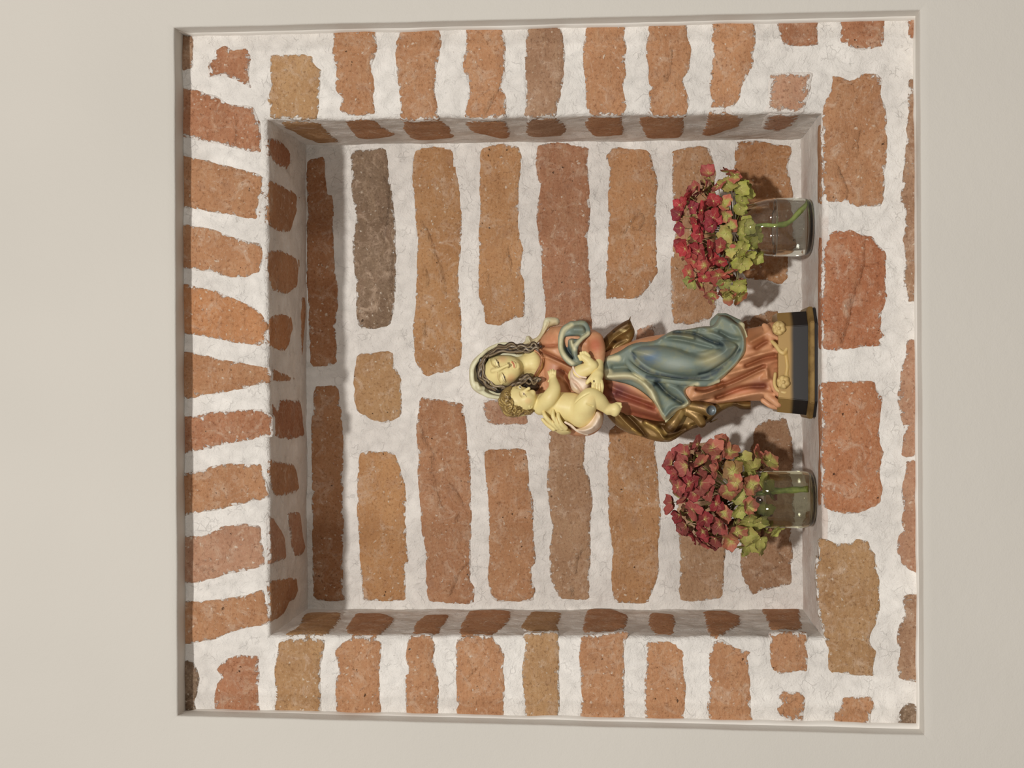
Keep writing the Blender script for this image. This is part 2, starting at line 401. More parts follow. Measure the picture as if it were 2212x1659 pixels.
B('s', ORA, [('f', 'E 1850,140 2070,140 I 200,180 380,180 360,330 400,430 370,570 400,750 350,900 390,1100 330,1195 E 1870,960 1830,850 1830,650 1810,420'), ('r', 'E 1870,960 2070,970 I 320,1200 350,1300 360,1400 150,1415 E 2050,1130 1900,1130 1830,1040')], .12)
B('s', ORA, [('f', 'I 620,150 1060,120 1080,340 1110,420 1080,700 1010,780 1080,950 1100,1050 1040,1190 620,1190 620,900 660,880 610,850 620,640 590,540'), ('r', 'I 520,1210 1030,1190 1020,1330 1010,1440 680,1450 590,1430 520,1280')], .08,
  [('f', 'I 890,480 880,600 870,740 840,820', .0009, .0022)])
B('s', ORA, [('f', 'I 1330,120 1815,110 1830,330 1810,500 1800,660 1690,830 1660,1010 1600,1110 1300,1120 1320,950 1290,850 1340,500'), ('r', 'I 1280,1160 1600,1160 1700,1220 1640,1330 1440,1380 1290,1420 1210,1400 1270,1260')], .2)
B('s', RED, [('f', 'J 300,100 780,90 770,250 775,400 700,430 480,425 380,400 340,330 310,220')], .22)
B('s', PNK, [('f', 'J 210,740 300,700 690,700 680,900 640,1040 600,1160 130,1160 200,1050 200,900'), ('r', 'J 170,1175 560,1165 580,1200 500,1300 330,1360 120,1330')], .55)
# --- surround, sill of the niche
B('s', RED, [('f', 'J 1000,80 1520,60 1510,200 1520,330 1500,430 1350,460 1130,440 1010,370 1010,200')], .2)
B('s', RED, [('f', 'J 1750,60 1900,60 1900,380 1840,370 1770,290')], .2)
B('s', ORA, [('f', 'J 905,740 1010,740 1100,780 1170,770 1280,710 1430,730 1490,800 1470,950 1520,1100 1540,1300 1535,1640 L 1225,100 1190,250 1200,400 1190,590 1150,660 900,660 700,610 530,610 503,400 503,100 J 812,1500 815,1300 815,1200 815,1080 870,960 900,850'), ('g', 'P 1767,268 1779,262 1779,440 1767,440')], .1,
  [('f', 'L 690,220 740,330 790,470 785,550', .0008, .002), ('f', 'J 1250,1380 1220,1520 1225,1620', .0008, .002)])
B('s', srgb(184, 112, 74), [('f', 'L 560,960 640,910 720,920 800,900 950,970 1060,990 1150,1100 1220,1160 1240,1400 1220,1600 M 1240,80 1170,280 1160,480 1220,560 1150,600 1180,670 900,690 660,720 530,720 501,600 501,300 501,0 L 501,1600 505,1200'), ('g', 'P 1768,508 1780,505 1779,757 1768,757')], .08,
  [('f', 'M 880,0 850,150 800,400 760,500 730,600', .0008, .0022), ('f', 'L 970,1030 980,1300 870,1659', .0006, .0015)])
B('s', srgb(186, 118, 78), [('f', 'M 490,1070 560,1050 740,1040 1090,1040 1120,1150 1190,1250 1170,1400 1150,1560 N 1150,0 1160,200 1190,300 1160,420 1150,620 1180,700 1160,880 1060,930 900,980 640,980 530,930 501,700 501,300 501,0'), ('g', 'P 1768,828 1779,825 1779,1095 1768,1095')], .08)
B('s', TAN, [('f', 'N 460,1270 560,1270 650,1310 830,1300 880,1260 1010,1280 1060,1380 1100,1440 1090,1530 1120,1650 O 1130,50 1120,100 1160,200 1170,470 1140,600 1080,720 1080,790 1140,860 1110,1000 1120,1080 960,1080 770,1050 700,1070 690,900 700,850 660,770 650,650 610,500 600,200 600,0 N 470,1500'), ('g', 'P 1768,1167 1779,1165 1779,1340 1768,1340')], .04)
B('s', ORA, [('f', 'O 300,1210 460,1220 500,1290 490,1480 400,1485 250,1440 240,1370 280,1310 240,1270')], .3, [('f', 'O 400,1300 370,1320', .0015, .005), ('f', 'O 305,1400 285,1430', .0012, .005)])
B('s', ORA, [('f', 'O 830,1260 1000,1240 1100,1250 1120,1370 1080,1410 1080,1540 720,1540 740,1410 800,1380')], .3)
B('s', DRK, [('f', 'O 1340,1330 1390,1310 1560,1320 1560,1560 1310,1560 1320,1400')], .3)
B('s', BRN, [('f', 'O 1350,400 1410,340 1560,350 1560,1190 1480,1140 1320,1100 1310,1000 1350,850 1310,740 1340,600 1380,520')], .14)
B('s', PNK, [('f', 'M 1420,590 1600,550 1600,1659 N 1620,350 1460,370 1380,340 1400,150 1440,0 M 1430,1640 1350,1350 1340,1250 1370,1000 1360,880 1410,800')], .16)
B('s', PNK, [('f', 'N 1440,400 1620,370 1620,1640 O 1560,200 1420,130 1360,70 1350,0 N 1380,1600 1340,1400 1340,1250 1390,1160 1370,1050 1390,900 1370,750 1390,640 1420,520')], .12)
B('s', BRN, [('f', 'J 1780,780 1900,760 1900,1659 L 1590,0 1590,1659 M 1590,0 1590,190 1450,180 1440,0 L 1400,1600 1430,1250 1380,1050 1420,900 1430,700 1380,600 1400,400 1400,0 J 1720,1540 1740,1450 1720,1330 1750,1200 1740,1060 1760,880')], .12)
# --- surround, left jamb
B('s', TAN, [('f', 'D 1010,820 1420,825 1410,930 1380,1050 1380,1250 1390,1560 950,1560 975,1300 960,1130 990,900'), ('l', 'D 1240,600 1585,600 1520,720 1420,815 1040,805 1150,740 1200,680')], .14)
B('s', ORA, [('f', 'D 1570,850 1700,800 1880,830 1930,860 1920,1000 1920,1560 1520,1560 1500,1250 1530,1080 1500,940'), ('l', 'D 1690,600 1900,600 2060,650 1960,760 1880,830 1600,810 1590,740 1650,660')], .1)
B('s', ORA, [('f', 'H 260,800 450,790 510,870 510,930 490,980 530,1150 550,1280 530,1570 240,1570 230,1350 210,1150 250,1130 220,980'), ('l', 'H 400,610 640,610 560,720 540,790 290,790 320,700')], .08)
B('s', ORA, [('f', 'H 700,820 900,800 1010,810 1090,900 1130,980 1110,1120 1130,1300 1110,1570 690,1570 690,1350 680,1200 690,950'), ('l', 'H 800,580 1180,580 1180,640 1120,740 1010,800 700,800 740,680')], .1, [('f', 'H 770,1200 830,1150 870,1100', .0008, .002)])
B('s', TAN, [('f', 'H 1290,770 1600,770 1620,850 1610,1570 1290,1570 1290,1300 1270,1100 1290,950'), ('l', 'H 1350,590 1640,590 1600,700 1610,770 1290,760 1260,720 1320,640')], .05)
B('s', ORA, [('f', 'H 1800,800 1960,790 Q 330,680 310,760 280,850 300,1050 290,1520 H 2070,1590 1780,1590 1800,1300 1780,1000'), ('l', 'H 1860,580 Q 0,485 200,490 320,540 310,650 100,700 H 2000,780 1810,780 1820,680')], .1)
B('s', ORA, [('f', 'Q 480,770 620,760 740,760 830,870 830,1060 850,1200 820,1530 470,1530 460,1250 480,1000'), ('l', 'Q 510,520 740,530 750,600 740,700 540,720 490,600')], .12)
B('s', ORA, [('f', 'Q 1050,790 1160,740 1290,820 1430,860 1390,910 1420,1000 1430,1550 1060,1550 1030,1350 1040,1050'), ('l', 'Q 970,500 1230,500 1320,540 1330,620 1240,680 1160,740 1040,740 1010,610')], .14)
B('s', ORA, [('f', 'O 180,680 500,690 520,770 500,800 520,900 520,1050 390,1050 270,1070 200,1020 170,850'), ('l', 'O 70,420 280,415 440,450 460,560 480,620 460,670 170,670 130,560')], .12)
# --- ceiling sliver and the back of the niche
B('c', ORA, [('t', 'B 1200,900 1235,900 1240,1100 1210,1460 1190,1440 1200,1100')], .2)
B('k', srgb(176, 116, 76), [('b', 'A 1250,1330 1420,1310 1440,1659 B 1490,0 1500,600 1540,780 1550,1000 1520,1200 1530,1540 1280,1550 1270,1200 1250,700 1250,0')], .02)
B('k', srgb(178, 122, 82), [('b', 'C 1320,60 1530,50 1580,380 1590,620 1580,900 1590,1240 1580,1659 D 1580,400 1600,490 1310,490 1290,200 C 1300,1300 1290,900 1290,500')], .06)
B('k', DRK, [('b', 'A 1640,1260 1960,1235 1990,1400 2030,1600 B 2060,300 2060,900 2020,1200 1710,1210 1700,900 1660,500 1690,200 1660,0')], .16,
  [('b', 'A 1960,1500 2010,1600 B 2000,200 1960,400', .0014, .004), ('b', 'B 2040,560 2020,700 2030,800', .0012, .003), ('b', 'A 1990,1300 2020,1420', .001, .003)])
B('k', TAN, [('b', 'B 1700,1410 2030,1400 2050,1560 F 150,1550 200,1640 G 200,150 190,330 60,400 C 1840,370 1690,290 1670,150 B 1670,1640')], .08)
B('k', srgb(186, 132, 84), [('b', 'C 1720,640 2000,630 G 0,620 130,650 180,760 240,960 240,1300 260,1659 H 230,160 250,330 250,490 D 1940,500 1750,490 1740,300 1720,0 C 1700,1200 1700,900')], .14)
B('k', srgb(190, 136, 88), [('b', 'E 310,1240 480,1210 670,1240 690,1400 740,1659 F 750,350 710,700 740,1100 750,1520 600,1600 420,1640 370,1600 310,1480 290,1200 320,950 330,600 320,200 300,0 E 290,1600 280,1380')], .04,
  [('b', 'F 390,240 430,310 470,400 510,530 560,630 590,750 610,880', .0014, .0035), ('b', 'F 420,1150 425,1260', .0015, .004), ('b', 'F 420,650 450,740 455,800', .0008, .002)])
B('k', srgb(182, 126, 90), [('b', 'G 370,160 560,180 750,210 770,400 800,600 820,800 830,1000 830,1300 820,1659 H 820,300 850,370 840,520 430,520 410,380 400,0 G 370,1300 350,1000 340,700 320,450')], .08,
  [('b', 'G 370,400 420,560 490,680 470,800 500,900 520,1000 570,1150', .0018, .005), ('b', 'G 640,930 700,1010 760,1130', .0009, .002), ('b', 'G 700,1230 702,1260', .0014, .004), ('b', 'H 820,130 720,230 690,320 640,430', .001, .003)])
B('k', srgb(190, 136, 90), [('b', 'E 890,1240 1100,1200 1240,1230 1280,1330 1250,1600 F 1260,400 1290,500 1270,700 1310,800 1290,1110 1200,1120 1080,1190 940,1160 920,1020 880,900 890,550 890,300 900,0 E 890,1550')], .04,
  [('b', 'F 1150,490 1170,560 1185,620 1180,700', .001, .0028), ('b', 'F 940,700 990,710 980,780', .0008, .002)])
B('k', PNK, [('b', 'G 930,170 1330,170 1335,410 1000,410 940,370 920,250')], .2)
B('k', srgb(188, 132, 92), [('b', 'G 930,620 1310,610 1340,750 1350,950 1390,1100 1380,1400 1400,1640 H 1370,200 1360,300 1390,400 1370,490 1010,500 970,300 980,0 G 980,1400 970,1050 940,800')], .08, [('b', 'G 1085,1095 1095,1105', .0014, .004)])
B('k', srgb(182, 124, 92), [('b', 'E 1410,1210 1600,1180 1880,1230 1880,1400 1890,1659 F 1890,250 1860,370 1890,600 1910,1150 1900,1260 1490,1260 1470,900 1430,500 1400,200 E 1440,1600 1400,1500 1400,1300')], .12)
B('k', srgb(176, 134, 104), [('b', 'G 1500,440 1850,430 1830,750 1890,900 1910,1100 1890,1400 1890,1659 H 1880,300 1880,490 1600,480 1530,300 1520,0 G 1540,1400 1530,1200 1490,900 1510,700')], .14,
  [('b', 'G 1850,520 1830,700 1815,800', .0014, .004), ('b', 'H 1740,400 1742,440', .0015, .005), ('b', 'H 1820,40 1770,130 1765,240', .0006, .0015)])
B('k', srgb(188, 132, 88), [('b', 'I 230,1540 600,1560 680,1650 K 560,100 590,200 580,400 570,600 590,900 590,1020 530,1130 420,1260 250,1280 110,1270 120,900 140,600 130,300 150,150 120,0')], .05,
  [('b', 'K 320,620 350,590 400,530 450,510 465,560 440,630 400,655 370,640 350,595', .0011, .003), ('b', 'K 320,620 300,680', .0008, .002)])
B('k', PNK, [('b', 'P 1372,715 1415,692 1420,740 1415,790 1372,790')], .25)
B('k', srgb(180, 128, 84), [('b', 'P 1318,920 1415,915 1418,1000 1428,1100 1425,1200 Q 600,150 550,300 500,430 180,430 160,250 170,50 P 1312,1100 1312,1000')], .08)
B('k', srgb(190, 138, 98), [('b', 'I 900,1590 1000,1550 1200,1520 1320,1570 K 1110,100 1110,600 1120,1300 1060,1450 900,1500 720,1500 690,1300 700,950 740,600 700,250 720,50')], .08)
B('k', srgb(180, 124, 80), [('b', 'I 1600,1490 1700,1470 J 200,1490 470,1530 480,1600 K 1760,100 1800,280 1810,500 1760,900 1760,1100 1700,1150 1580,1120 1330,1080 1290,600 1270,100 I 1590,1640')], .05)
B('k', srgb(182, 140, 108), [('b', 'P 1462,960 1560,950 1565,1100 1568,1190 Q 1170,200 1180,390 1000,410 780,420 770,250 780,20 P 1462,1100')], .12)
B('k', srgb(168, 124, 94), [('b', 'P 1628,925 1655,905 1698,900 1708,930 1714,960 1716,1010 1712,1060 1710,1160 1716,1200 O 380,100 380,260 200,290 100,330 20,370 Q 1400,330 1330,200 1320,0 P 1600,1150 1610,1050')], .12,
  [('b', 'O 230,110 130,130 50,180', .001, .003), ('b', 'N 10,1410 80,1500', .001, .003)])
B('k', srgb(170, 122, 86), [('b', 'P 1604,697 1630,683 1652,674 1660,668 1682,668 1686,760 1684,860 1600,860')], .12)
PAR = {'s': surround, 'c': walls['ceiling'], 'k': wback, 'f_': walls['floor']}
SOCK = {'f': [], 'b': []}
for bi, (par, colr, faces, wash, cracks) in enumerate(BR):
    V, F, E = [], [], []
    for pl, s in faces:
        if pl == 'g': continue
        crs = [(pts(cs), cw, cdp) for cpl, cs, cw, cdp in cracks if cpl == pl]
        if pl != 'f' and pl != 'b': crs = []
        pg_ = slab(V, F, E, pl, pts(s), crs, seed=bi, proud=.0018 if pl in 'fb' else .0018)
        if pl in 'fb': SOCK[pl].append(pg_)
    for pl, s in faces:
        if pl == 'g': slab(V, F, E, 'g', pts(s), [], seed=bi, proud=.0013, jit=.0006)
    me = mesh_from('brick', V, F)
    a = me.attributes.new('edge', 'FLOAT', 'POINT'); a.data.foreach_set('value', E)
    o = link('brick', me, BRICK, PAR[par])
    k = random.uniform(.93, 1.06)
    lu = .3 * colr[0] + .6 * colr[1] + .1 * colr[2]; colr = [(q * .82 + lu * .18) * 1.08 for q in colr]; colr[2] *= .90; colr[1] *= 1.01
    o.color = (colr[0] * k, colr[1] * k, colr[2] * k, wash)
    bb = [Vector(c_) for c_ in o.bound_box]; ctr = sum(bb, Vector()) / 8
    me.transform(Matrix.Translation(-ctr)); o.location = ctr

# sockets: the mortar lies deeper behind every brick, so that cracks in the clay stay dark
for ob, key in ((surround, 'f'), (wback, 'b')):
    o_, u_, v2_, n_ = PL[key]; nvx = len(ob.data.vertices); co = np.empty(nvx * 3); ob.data.vertices.foreach_get('co', co); co = co.reshape(-1, 3)
    q = co - np.array(o_); q2 = np.stack([q @ np.array(u_), q @ np.array(v2_)], 1)
    for pg_ in SOCK[key]:
        m = ((q2 > pg_.min(0)) & (q2 < pg_.max(0))).all(1); ix = np.nonzero(m)[0]
        if not len(ix): continue
        k_in = inside(q2[ix], pg_) & (dist_to_poly(q2[ix], pg_) > .0055)
        co[ix[k_in], 1] += .008
    ob.data.vertices.foreach_set('co', co.ravel()); ob.data.update()

# ------------------------------------------------------------------ white wall with its plastered opening
op = {'tl': (383.6, 1546), 'tr': (376.4, 59.8), 'br': (1986.5, 22), 'bl': (1996, 1587)}        # front edge
oi_ = {'tl': (402, 1534), 'tr': (396, 75), 'br': (1975, 40), 'bl': (1982, 1566)}                 # where it meets the brick
V, F = [], []
def ringp(t, side):      # rounded lip: t 0 -> wall face, 1 -> brick face
    pass
far = {'tl': Vector((-1.5, YW, 2.6)), 'tr': Vector((1.5, YW, 2.6)), 'br': Vector((1.5, YW, .3)), 'bl': Vector((-1.5, YW, .3))}
MI = []
mc_, nt, b = mat('whiter_lip'); b.inputs['Base Color'].default_value = (.84, .80, .74, 1); b.inputs['Roughness'].default_value = .5; BEAD = mc_  # whiter than the wall paint, for the lip rows of three sides
steps = 260
rows = []
for a, c_ in zip(order, order[1:] + order[:1]):
    fa, fc = P(*op[a], YW), P(*op[c_], YW); ba, bc = P(*oi_[a], 0), P(*oi_[c_], 0)
    oa, oc = outward[a], outward[c_]
    nv = 0
    def row(fn):
        for i in range(steps + 1):
            V.append(fn(i / steps))
    k = len(V)
    wv = lambda p, s=9, am=.0012: noise.noise_vector(Vector((p.x * s, 0, p.z * s))) * am
    def waviness(p, am): 
        d = noise.noise_vector(p * 14) * am + noise.noise_vector(p * 45) * am * .35; return Vector((d.x, 0, d.z))
    row(lambda u: lerp(far[a], far[c_], u))
    row(lambda u: lerp(fa, fc, u) + lerp(oa, oc, u) * .012)
    row(lambda u: (lambda p: p + waviness(p, .0004))(lerp(fa, fc, u) + lerp(oa, oc, u) * .0022))
    row(lambda u: (lambda p: p + waviness(p, .0005) + Vector((0, .0006, 0)))(lerp(fa, fc, u) + lerp(oa, oc, u) * .0008))
    row(lambda u: (lambda p: p + waviness(p, .0006) + Vector((0, .0022, 0)))(lerp(fa, fc, u)))
    # on the two jambs the bead steps in half way and turns a narrow lip towards the room
    def lip(u, p_straight, p_lip):
        k_ = 0.0 if (a, c_) == ('tl', 'tr') else 1.0
        if a == 'tr': k_ = min(k_, u / .012)
        if c_ == 'tl': k_ = min(k_, (1 - u) / .012)
        return lerp(p_straight, p_lip, max(k_, 0))
    la, lc = P(*oi_[a], -.010), P(*oi_[c_], -.010)
    ha = lambda u: Vector((0, YW * -.70, 0)) + lerp(fa, fc, u)
    row(lambda u: (lambda p: p + waviness(p, .0007))(lip(u, lerp(lerp(fa, fc, u), lerp(ba, bc, u), .45), ha(u))))
    row(lambda u: (lambda p: p + waviness(p, .0009))(lip(u, lerp(lerp(fa, fc, u), lerp(ba, bc, u), .60), lerp(ha(u), lerp(la, lc, u), .12))))
    row(lambda u: (lambda p: p + waviness(p, .0018))(lip(u, lerp(lerp(fa, fc, u), lerp(ba, bc, u), 1.0) + Vector((0, -.001, 0)), lerp(la, lc, u))))
    row(lambda u: (lambda p: p + waviness(p, .0018) + Vector((0, .004, 0)))(lip(u, lerp(ba, bc, u) + lerp(oa, oc, u) * .0015, lerp(la, lc, u) + Vector((0, .011, 0)))))
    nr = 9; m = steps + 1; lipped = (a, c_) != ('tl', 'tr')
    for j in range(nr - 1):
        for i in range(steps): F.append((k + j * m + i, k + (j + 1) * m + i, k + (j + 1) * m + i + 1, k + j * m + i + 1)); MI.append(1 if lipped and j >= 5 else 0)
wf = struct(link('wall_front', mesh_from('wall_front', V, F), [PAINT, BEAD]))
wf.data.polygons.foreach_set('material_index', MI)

# ------------------------------------------------------------------ small volume sculptor (signed distance grids -> surface nets)
REG.update({'a': (1000, 660, 5.53), 'b': (1000, 720, 8.295), 'c': (1140, 680, 5.923), 'd': (1280, 660, 5.529), 'e': (1500, 640, 5.72),
            'h': (1430, 340, 5.028), 'i': (1420, 930, 5.722), 'j': (1600, 400, 9.216)})
YS = 0.098; KS = F_PX / (DIST + YS)
def W3(x, y, w): return P(x, y, YS - w / KS)
def poly_sd(X, Y, poly):
    Pt = np.stack([X.ravel(), Y.ravel()], 1); poly = np.array(poly, float)
    d = np.empty(len(Pt)); ins = np.empty(len(Pt), bool)
    for s in range(0, len(Pt), 20000):
        q = Pt[s:s + 20000]; d[s:s + 20000] = dist_to_poly(q, poly); ins[s:s + 20000] = inside(q, poly)
    return np.where(ins, d, -d).reshape(X.shape)
def catmull(p, n=6):
    p = [np.array(q, float) for q in p]
    if len(p) < 3: return p
    q = [2 * p[0] - p[1]] + p + [2 * p[-1] - p[-2]]; out = []
    for i in range(1, len(q) - 2):
        for k in range(n):
            t = k / n; a, b_, c_, d = q[i - 1], q[i], q[i + 1], q[i + 2]
            out.append(.5 * ((2 * b_) + (-a + c_) * t + (2 * a - 5 * b_ + 4 * c_ - d) * t * t + (-a + 3 * b_ - 3 * c_ + d) * t ** 3))
    out.append(p[-1]); return out
def smooth_poly(poly, n=2):
    poly = np.array(poly, float)
    for _ in range(n):
        nx = np.roll(poly, -1, 0); poly = np.stack([poly * .75 + nx * .25, poly * .25 + nx * .75], 1).reshape(-1, 2)
    return poly
class Vol:
    def __init__(s, lo, hi, res):
        s.lo = np.array(lo, float); s.res = res; s.n = np.ceil((np.array(hi) - s.lo) / res).astype(int) + 1
        s.f = np.full(s.n, 30.0, np.float32)
        s.ax = [s.lo[i] + np.arange(s.n[i]) * res for i in range(3)]
        s.X, s.Y = np.meshgrid(s.ax[0], s.ax[1], indexing='ij')
    def box(s, lo, hi):
        a = np.clip(np.floor((np.array(lo) - s.lo) / s.res).astype(int), 0, s.n); b_ = np.clip(np.ceil((np.array(hi) - s.lo) / s.res).astype(int) + 1, 0, s.n)
        return a, b_
    def apply(s, a, b_, d, k, sub=False):
        f = s.f[a[0]:b_[0], a[1]:b_[1], a[2]:b_[2]]
        if sub: d = -d; h = np.maximum(k - np.abs(f - d), 0) / k if k else 0; f[...] = np.maximum(f, d) + h * h * k * .25
        else: h = np.maximum(k - np.abs(f - d), 0) / k if k else 0; f[...] = np.minimum(f, d) - h * h * k * .25
    def seg(s, p, q, r1, r2, k=4, ws=1.0, sub=False):
        p = np.array(p, float); q = np.array(q, float); r = max(r1, r2) + k + 3
        lo = np.minimum(p, q) - r; hi = np.maximum(p, q) + r; lo[2] -= 0; a, b_ = s.box(lo, hi)
        if (b_ <= a).any(): return
        x = s.ax[0][a[0]:b_[0], None, None] - p[0]; y = s.ax[1][None, a[1]:b_[1], None] - p[1]; z = (s.ax[2][None, None, a[2]:b_[2]] - p[2]) / ws
        d = q - p; d[2] /= ws; L = (d ** 2).sum() + 1e-9
        t = np.clip((x * d[0] + y * d[1] + z * d[2]) / L, 0, 1)
        D = np.sqrt((x - d[0] * t) ** 2 + (y - d[1] * t) ** 2 + (z - d[2] * t) ** 2) - (r1 + (r2 - r1) * t)
        s.apply(a, b_, D.astype(np.float32), k, sub)
    def chain(s, pp, k=4, ws=1.0, sub=False, smooth=True, n=4):
        pp = catmull(pp, n) if smooth else [np.array(q, float) for q in pp]
        A_ = np.array(pp); pad = A_[:, 3].max() + k + 3
        a, b_ = s.box(A_[:, :3].min(0) - pad, A_[:, :3].max(0) + pad)
        if (b_ <= a).any(): return
        T = np.full(b_ - a, 99.0, np.float32)
        for u, v in zip(pp[:-1], pp[1:]):
            p = u[:3]; q = v[:3]; r1, r2 = u[3], v[3]; r = max(r1, r2) + k + 3
            a2, b2 = s.box(np.minimum(p, q) - r, np.maximum(p, q) + r)
            if (b2 <= a2).any(): continue
            x = s.ax[0][a2[0]:b2[0], None, None] - p[0]; y = s.ax[1][None, a2[1]:b2[1], None] - p[1]; z = (s.ax[2][None, None, a2[2]:b2[2]] - p[2]) / ws
            d = q - p; d[2] /= ws; L = (d ** 2).sum() + 1e-9
            t = np.clip((x * d[0] + y * d[1] + z * d[2]) / L, 0, 1)
            D = np.sqrt((x - d[0] * t) ** 2 + (y - d[1] * t) ** 2 + (z - d[2] * t) ** 2) - (r1 + (r2 - r1) * t)
            sl = T[a2[0] - a[0]:b2[0] - a[0], a2[1] - a[1]:b2[1] - a[1], a2[2] - a[2]:b2[2] - a[2]]
            np.minimum(sl, D, out=sl, casting='unsafe')
        s.apply(a, b_, T, k, sub)
    def ell(s, c, r, k=4, rot=0, sub=False):
        c = np.array(c, float); m = max(r) + k + 3; a, b_ = s.box(c - m, c + m)
        if (b_ <= a).any(): return
        x = s.ax[0][a[0]:b_[0], None, None] - c[0]; y = s.ax[1][None, a[1]:b_[1], None] - c[1]; z = s.ax[2][None, None, a[2]:b_[2]] - c[2]
        ca, sa = math.cos(rot), math.sin(rot); u = (x * ca + y * sa) / r[0]; v = (-x * sa + y * ca) / r[1]
        q = np.sqrt(u * u + v * v + (z / r[2]) ** 2); D = (q - 1) * min(r)
        s.apply(a, b_, D.astype(np.float32), k, sub)
    def inflate(s, poly, wc, hf, hb, R_, k=4, ridges=(), tilt=(0, 0), sm=2, ridge_gain=1.0):
        poly = smooth_poly(poly, sm) if sm else np.array(poly)
        d = poly_sd(s.X, s.Y, poly); t = np.clip(1 - np.maximum(d, 0) / R_, 0, 1); pr = np.sqrt(1 - t * t)
        cxy = poly.mean(0); base = wc + tilt[0] * (s.X - cxy[0]) + tilt[1] * (s.Y - cxy[1])
        H = base + hf * pr
        for line, amp, wd in ridges:
            H = H + amp * ridge_gain * np.exp(-(line_dist(s.X, s.Y, line) / wd) ** 2) * np.clip(d / 6, 0, 1)
        Bk = base - hb * pr; z = s.ax[2][None, None, :]
        D = np.maximum(np.maximum(z - H[..., None], Bk[..., None] - z), -d[..., None]).astype(np.float32)
        s.apply((0, 0, 0), s.n, D, k)
    def top(s, x, y):
        i = int(round((x - s.lo[0]) / s.res)); j = int(round((y - s.lo[1]) / s.res))
        if not (0 <= i < s.n[0] and 0 <= j < s.n[1]): return 0
        c = np.nonzero(s.f[i, j] < 0)[0]
        return s.ax[2][c[-1]] if len(c) else s.lo[2] + 5
    def snap(s, pp, dw, k=3, sub=False, n=4, tops=None):
        """chain laid on the present surface; pp = (x, y, r)"""
        q = catmull(pp, n); out = []
        ws_ = [s.top(p[0], p[1]) for p in q]
        ws_ = np.convolve(np.pad(ws_, 2, mode='edge'), np.ones(5) / 5, 'valid') if len(ws_) > 4 else ws_
        for p, w in zip(q, ws_): out.append((p[0], p[1], w + dw * p[2], p[2]))
        s.chain(out, k, 1.0, sub, smooth=False)
    def mesh(s, name, smooth=2):
        f = s.f; s_in = f < 0
        n = f.shape; cnt = np.zeros((n[0] - 1, n[1] - 1, n[2] - 1), np.int8)
        for dx in (0, 1):
            for dy in (0, 1):
                for dz in (0, 1): cnt += s_in[dx:n[0] - 1 + dx, dy:n[1] - 1 + dy, dz:n[2] - 1 + dz]
        act = (cnt > 0) & (cnt < 8); idx = np.argwhere(act); ids = np.full(act.shape, -1, np.int64); ids[act] = np.arange(len(idx))
        acc = np.zeros((len(idx), 3)); num = np.zeros(len(idx))
        corners = [(a, b_, c_) for a in (0, 1) for b_ in (0, 1) for c_ in (0, 1)]
        val = {c_: f[idx[:, 0] + c_[0], idx[:, 1] + c_[1], idx[:, 2] + c_[2]] for c_ in corners}
        for c_ in corners:
            for axn in range(3):
                if c_[axn]: continue
                e = list(c_); e[axn] = 1; e = tuple(e); va, vb = val[c_], val[e]; m = (va < 0) != (vb < 0)
                t = np.where(m, va / np.where(m, va - vb, 1), 0); pt = np.tile(np.array(c_, float), (len(idx), 1)); pt[:, axn] += t
                acc[m] += pt[m]; num[m] += 1
        vpos = s.lo + (idx + acc / np.maximum(num, 1)[:, None]) * s.res
        faces = []
        for axn in range(3):
            o1, o2 = [(1, 2), (2, 0), (0, 1)][axn]
            sl0 = [slice(None)] * 3; sl1 = [slice(None)] * 3; sl0[axn] = slice(0, n[axn] - 1); sl1[axn] = slice(1, n[axn])
            a_, b_ = s_in[tuple(sl0)], s_in[tuple(sl1)]
            e = np.argwhere(a_ != b_); ok = (e[:, o1] > 0) & (e[:, o2] > 0) & (e[:, o1] < n[o1] - 1) & (e[:, o2] < n[o2] - 1); e = e[ok]
            if not len(e): continue
            fl = a_[e[:, 0], e[:, 1], e[:, 2]]
            def cid(d1, d2):
                q = e.copy(); q[:, o1] -= d1; q[:, o2] -= d2; return ids[q[:, 0], q[:, 1], q[:, 2]]
            q = np.stack([cid(1, 1), cid(0, 1), cid(0, 0), cid(1, 0)], 1); q[~fl] = q[~fl][:, ::-1]; faces.append(q)
        fa = np.concatenate(faces); fa = fa[(fa >= 0).all(1)]
        for _ in range(smooth):
            ac = np.zeros_like(vpos); c_ = np.zeros(len(vpos))
            for i, j in ((0, 1), (1, 2), (2, 3), (3, 0)):
                for p, q in ((i, j), (j, i)):
                    for ax_ in range(3): ac[:, ax_] += np.bincount(fa[:, p], vpos[fa[:, q], ax_], len(vpos))
                    c_ += np.bincount(fa[:, p], minlength=len(vpos))
            vpos = vpos * .5 + ac / np.maximum(c_, 1)[:, None] * .5
        s.v = vpos; s.faces = fa; return s
def line_dist(X, Y, line):
    line = np.array(catmull(line, 4) if len(line) > 2 else line, float)[:, :2]; best = np.full(X.shape, 1e9)
    for a, b_ in zip(line[:-1], line[1:]):
        d = b_ - a; t = np.clip(((X - a[0]) * d[0] + (Y - a[1]) * d[1]) / ((d ** 2).sum() + 1e-9), 0, 1)
        best = np.minimum(best, np.hypot(X - a[0] - d[0] * t, Y - a[1] - d[1] * t))
    return best
def pl_(s_, w=None, r=None):
    """'a 1,2 3,4' -> list of px points, optionally with w and r lists appended"""
    p = pts(s_)
    if w is None: return [(x, y) for x, y in p]
    w = w if isinstance(w, (list, tuple)) else [w] * len(p)
    r = r if isinstance(r, (list, tuple)) else [r] * len(p)
    return [(x, y, a, b_) for (x, y), a, b_ in zip(p, w, r)]
def sn(s_, r):
    p = pts(s_); r = r if isinstance(r, (list, tuple)) else [r] * len(p); return [(x, y, a) for (x, y), a in zip(p, r)]
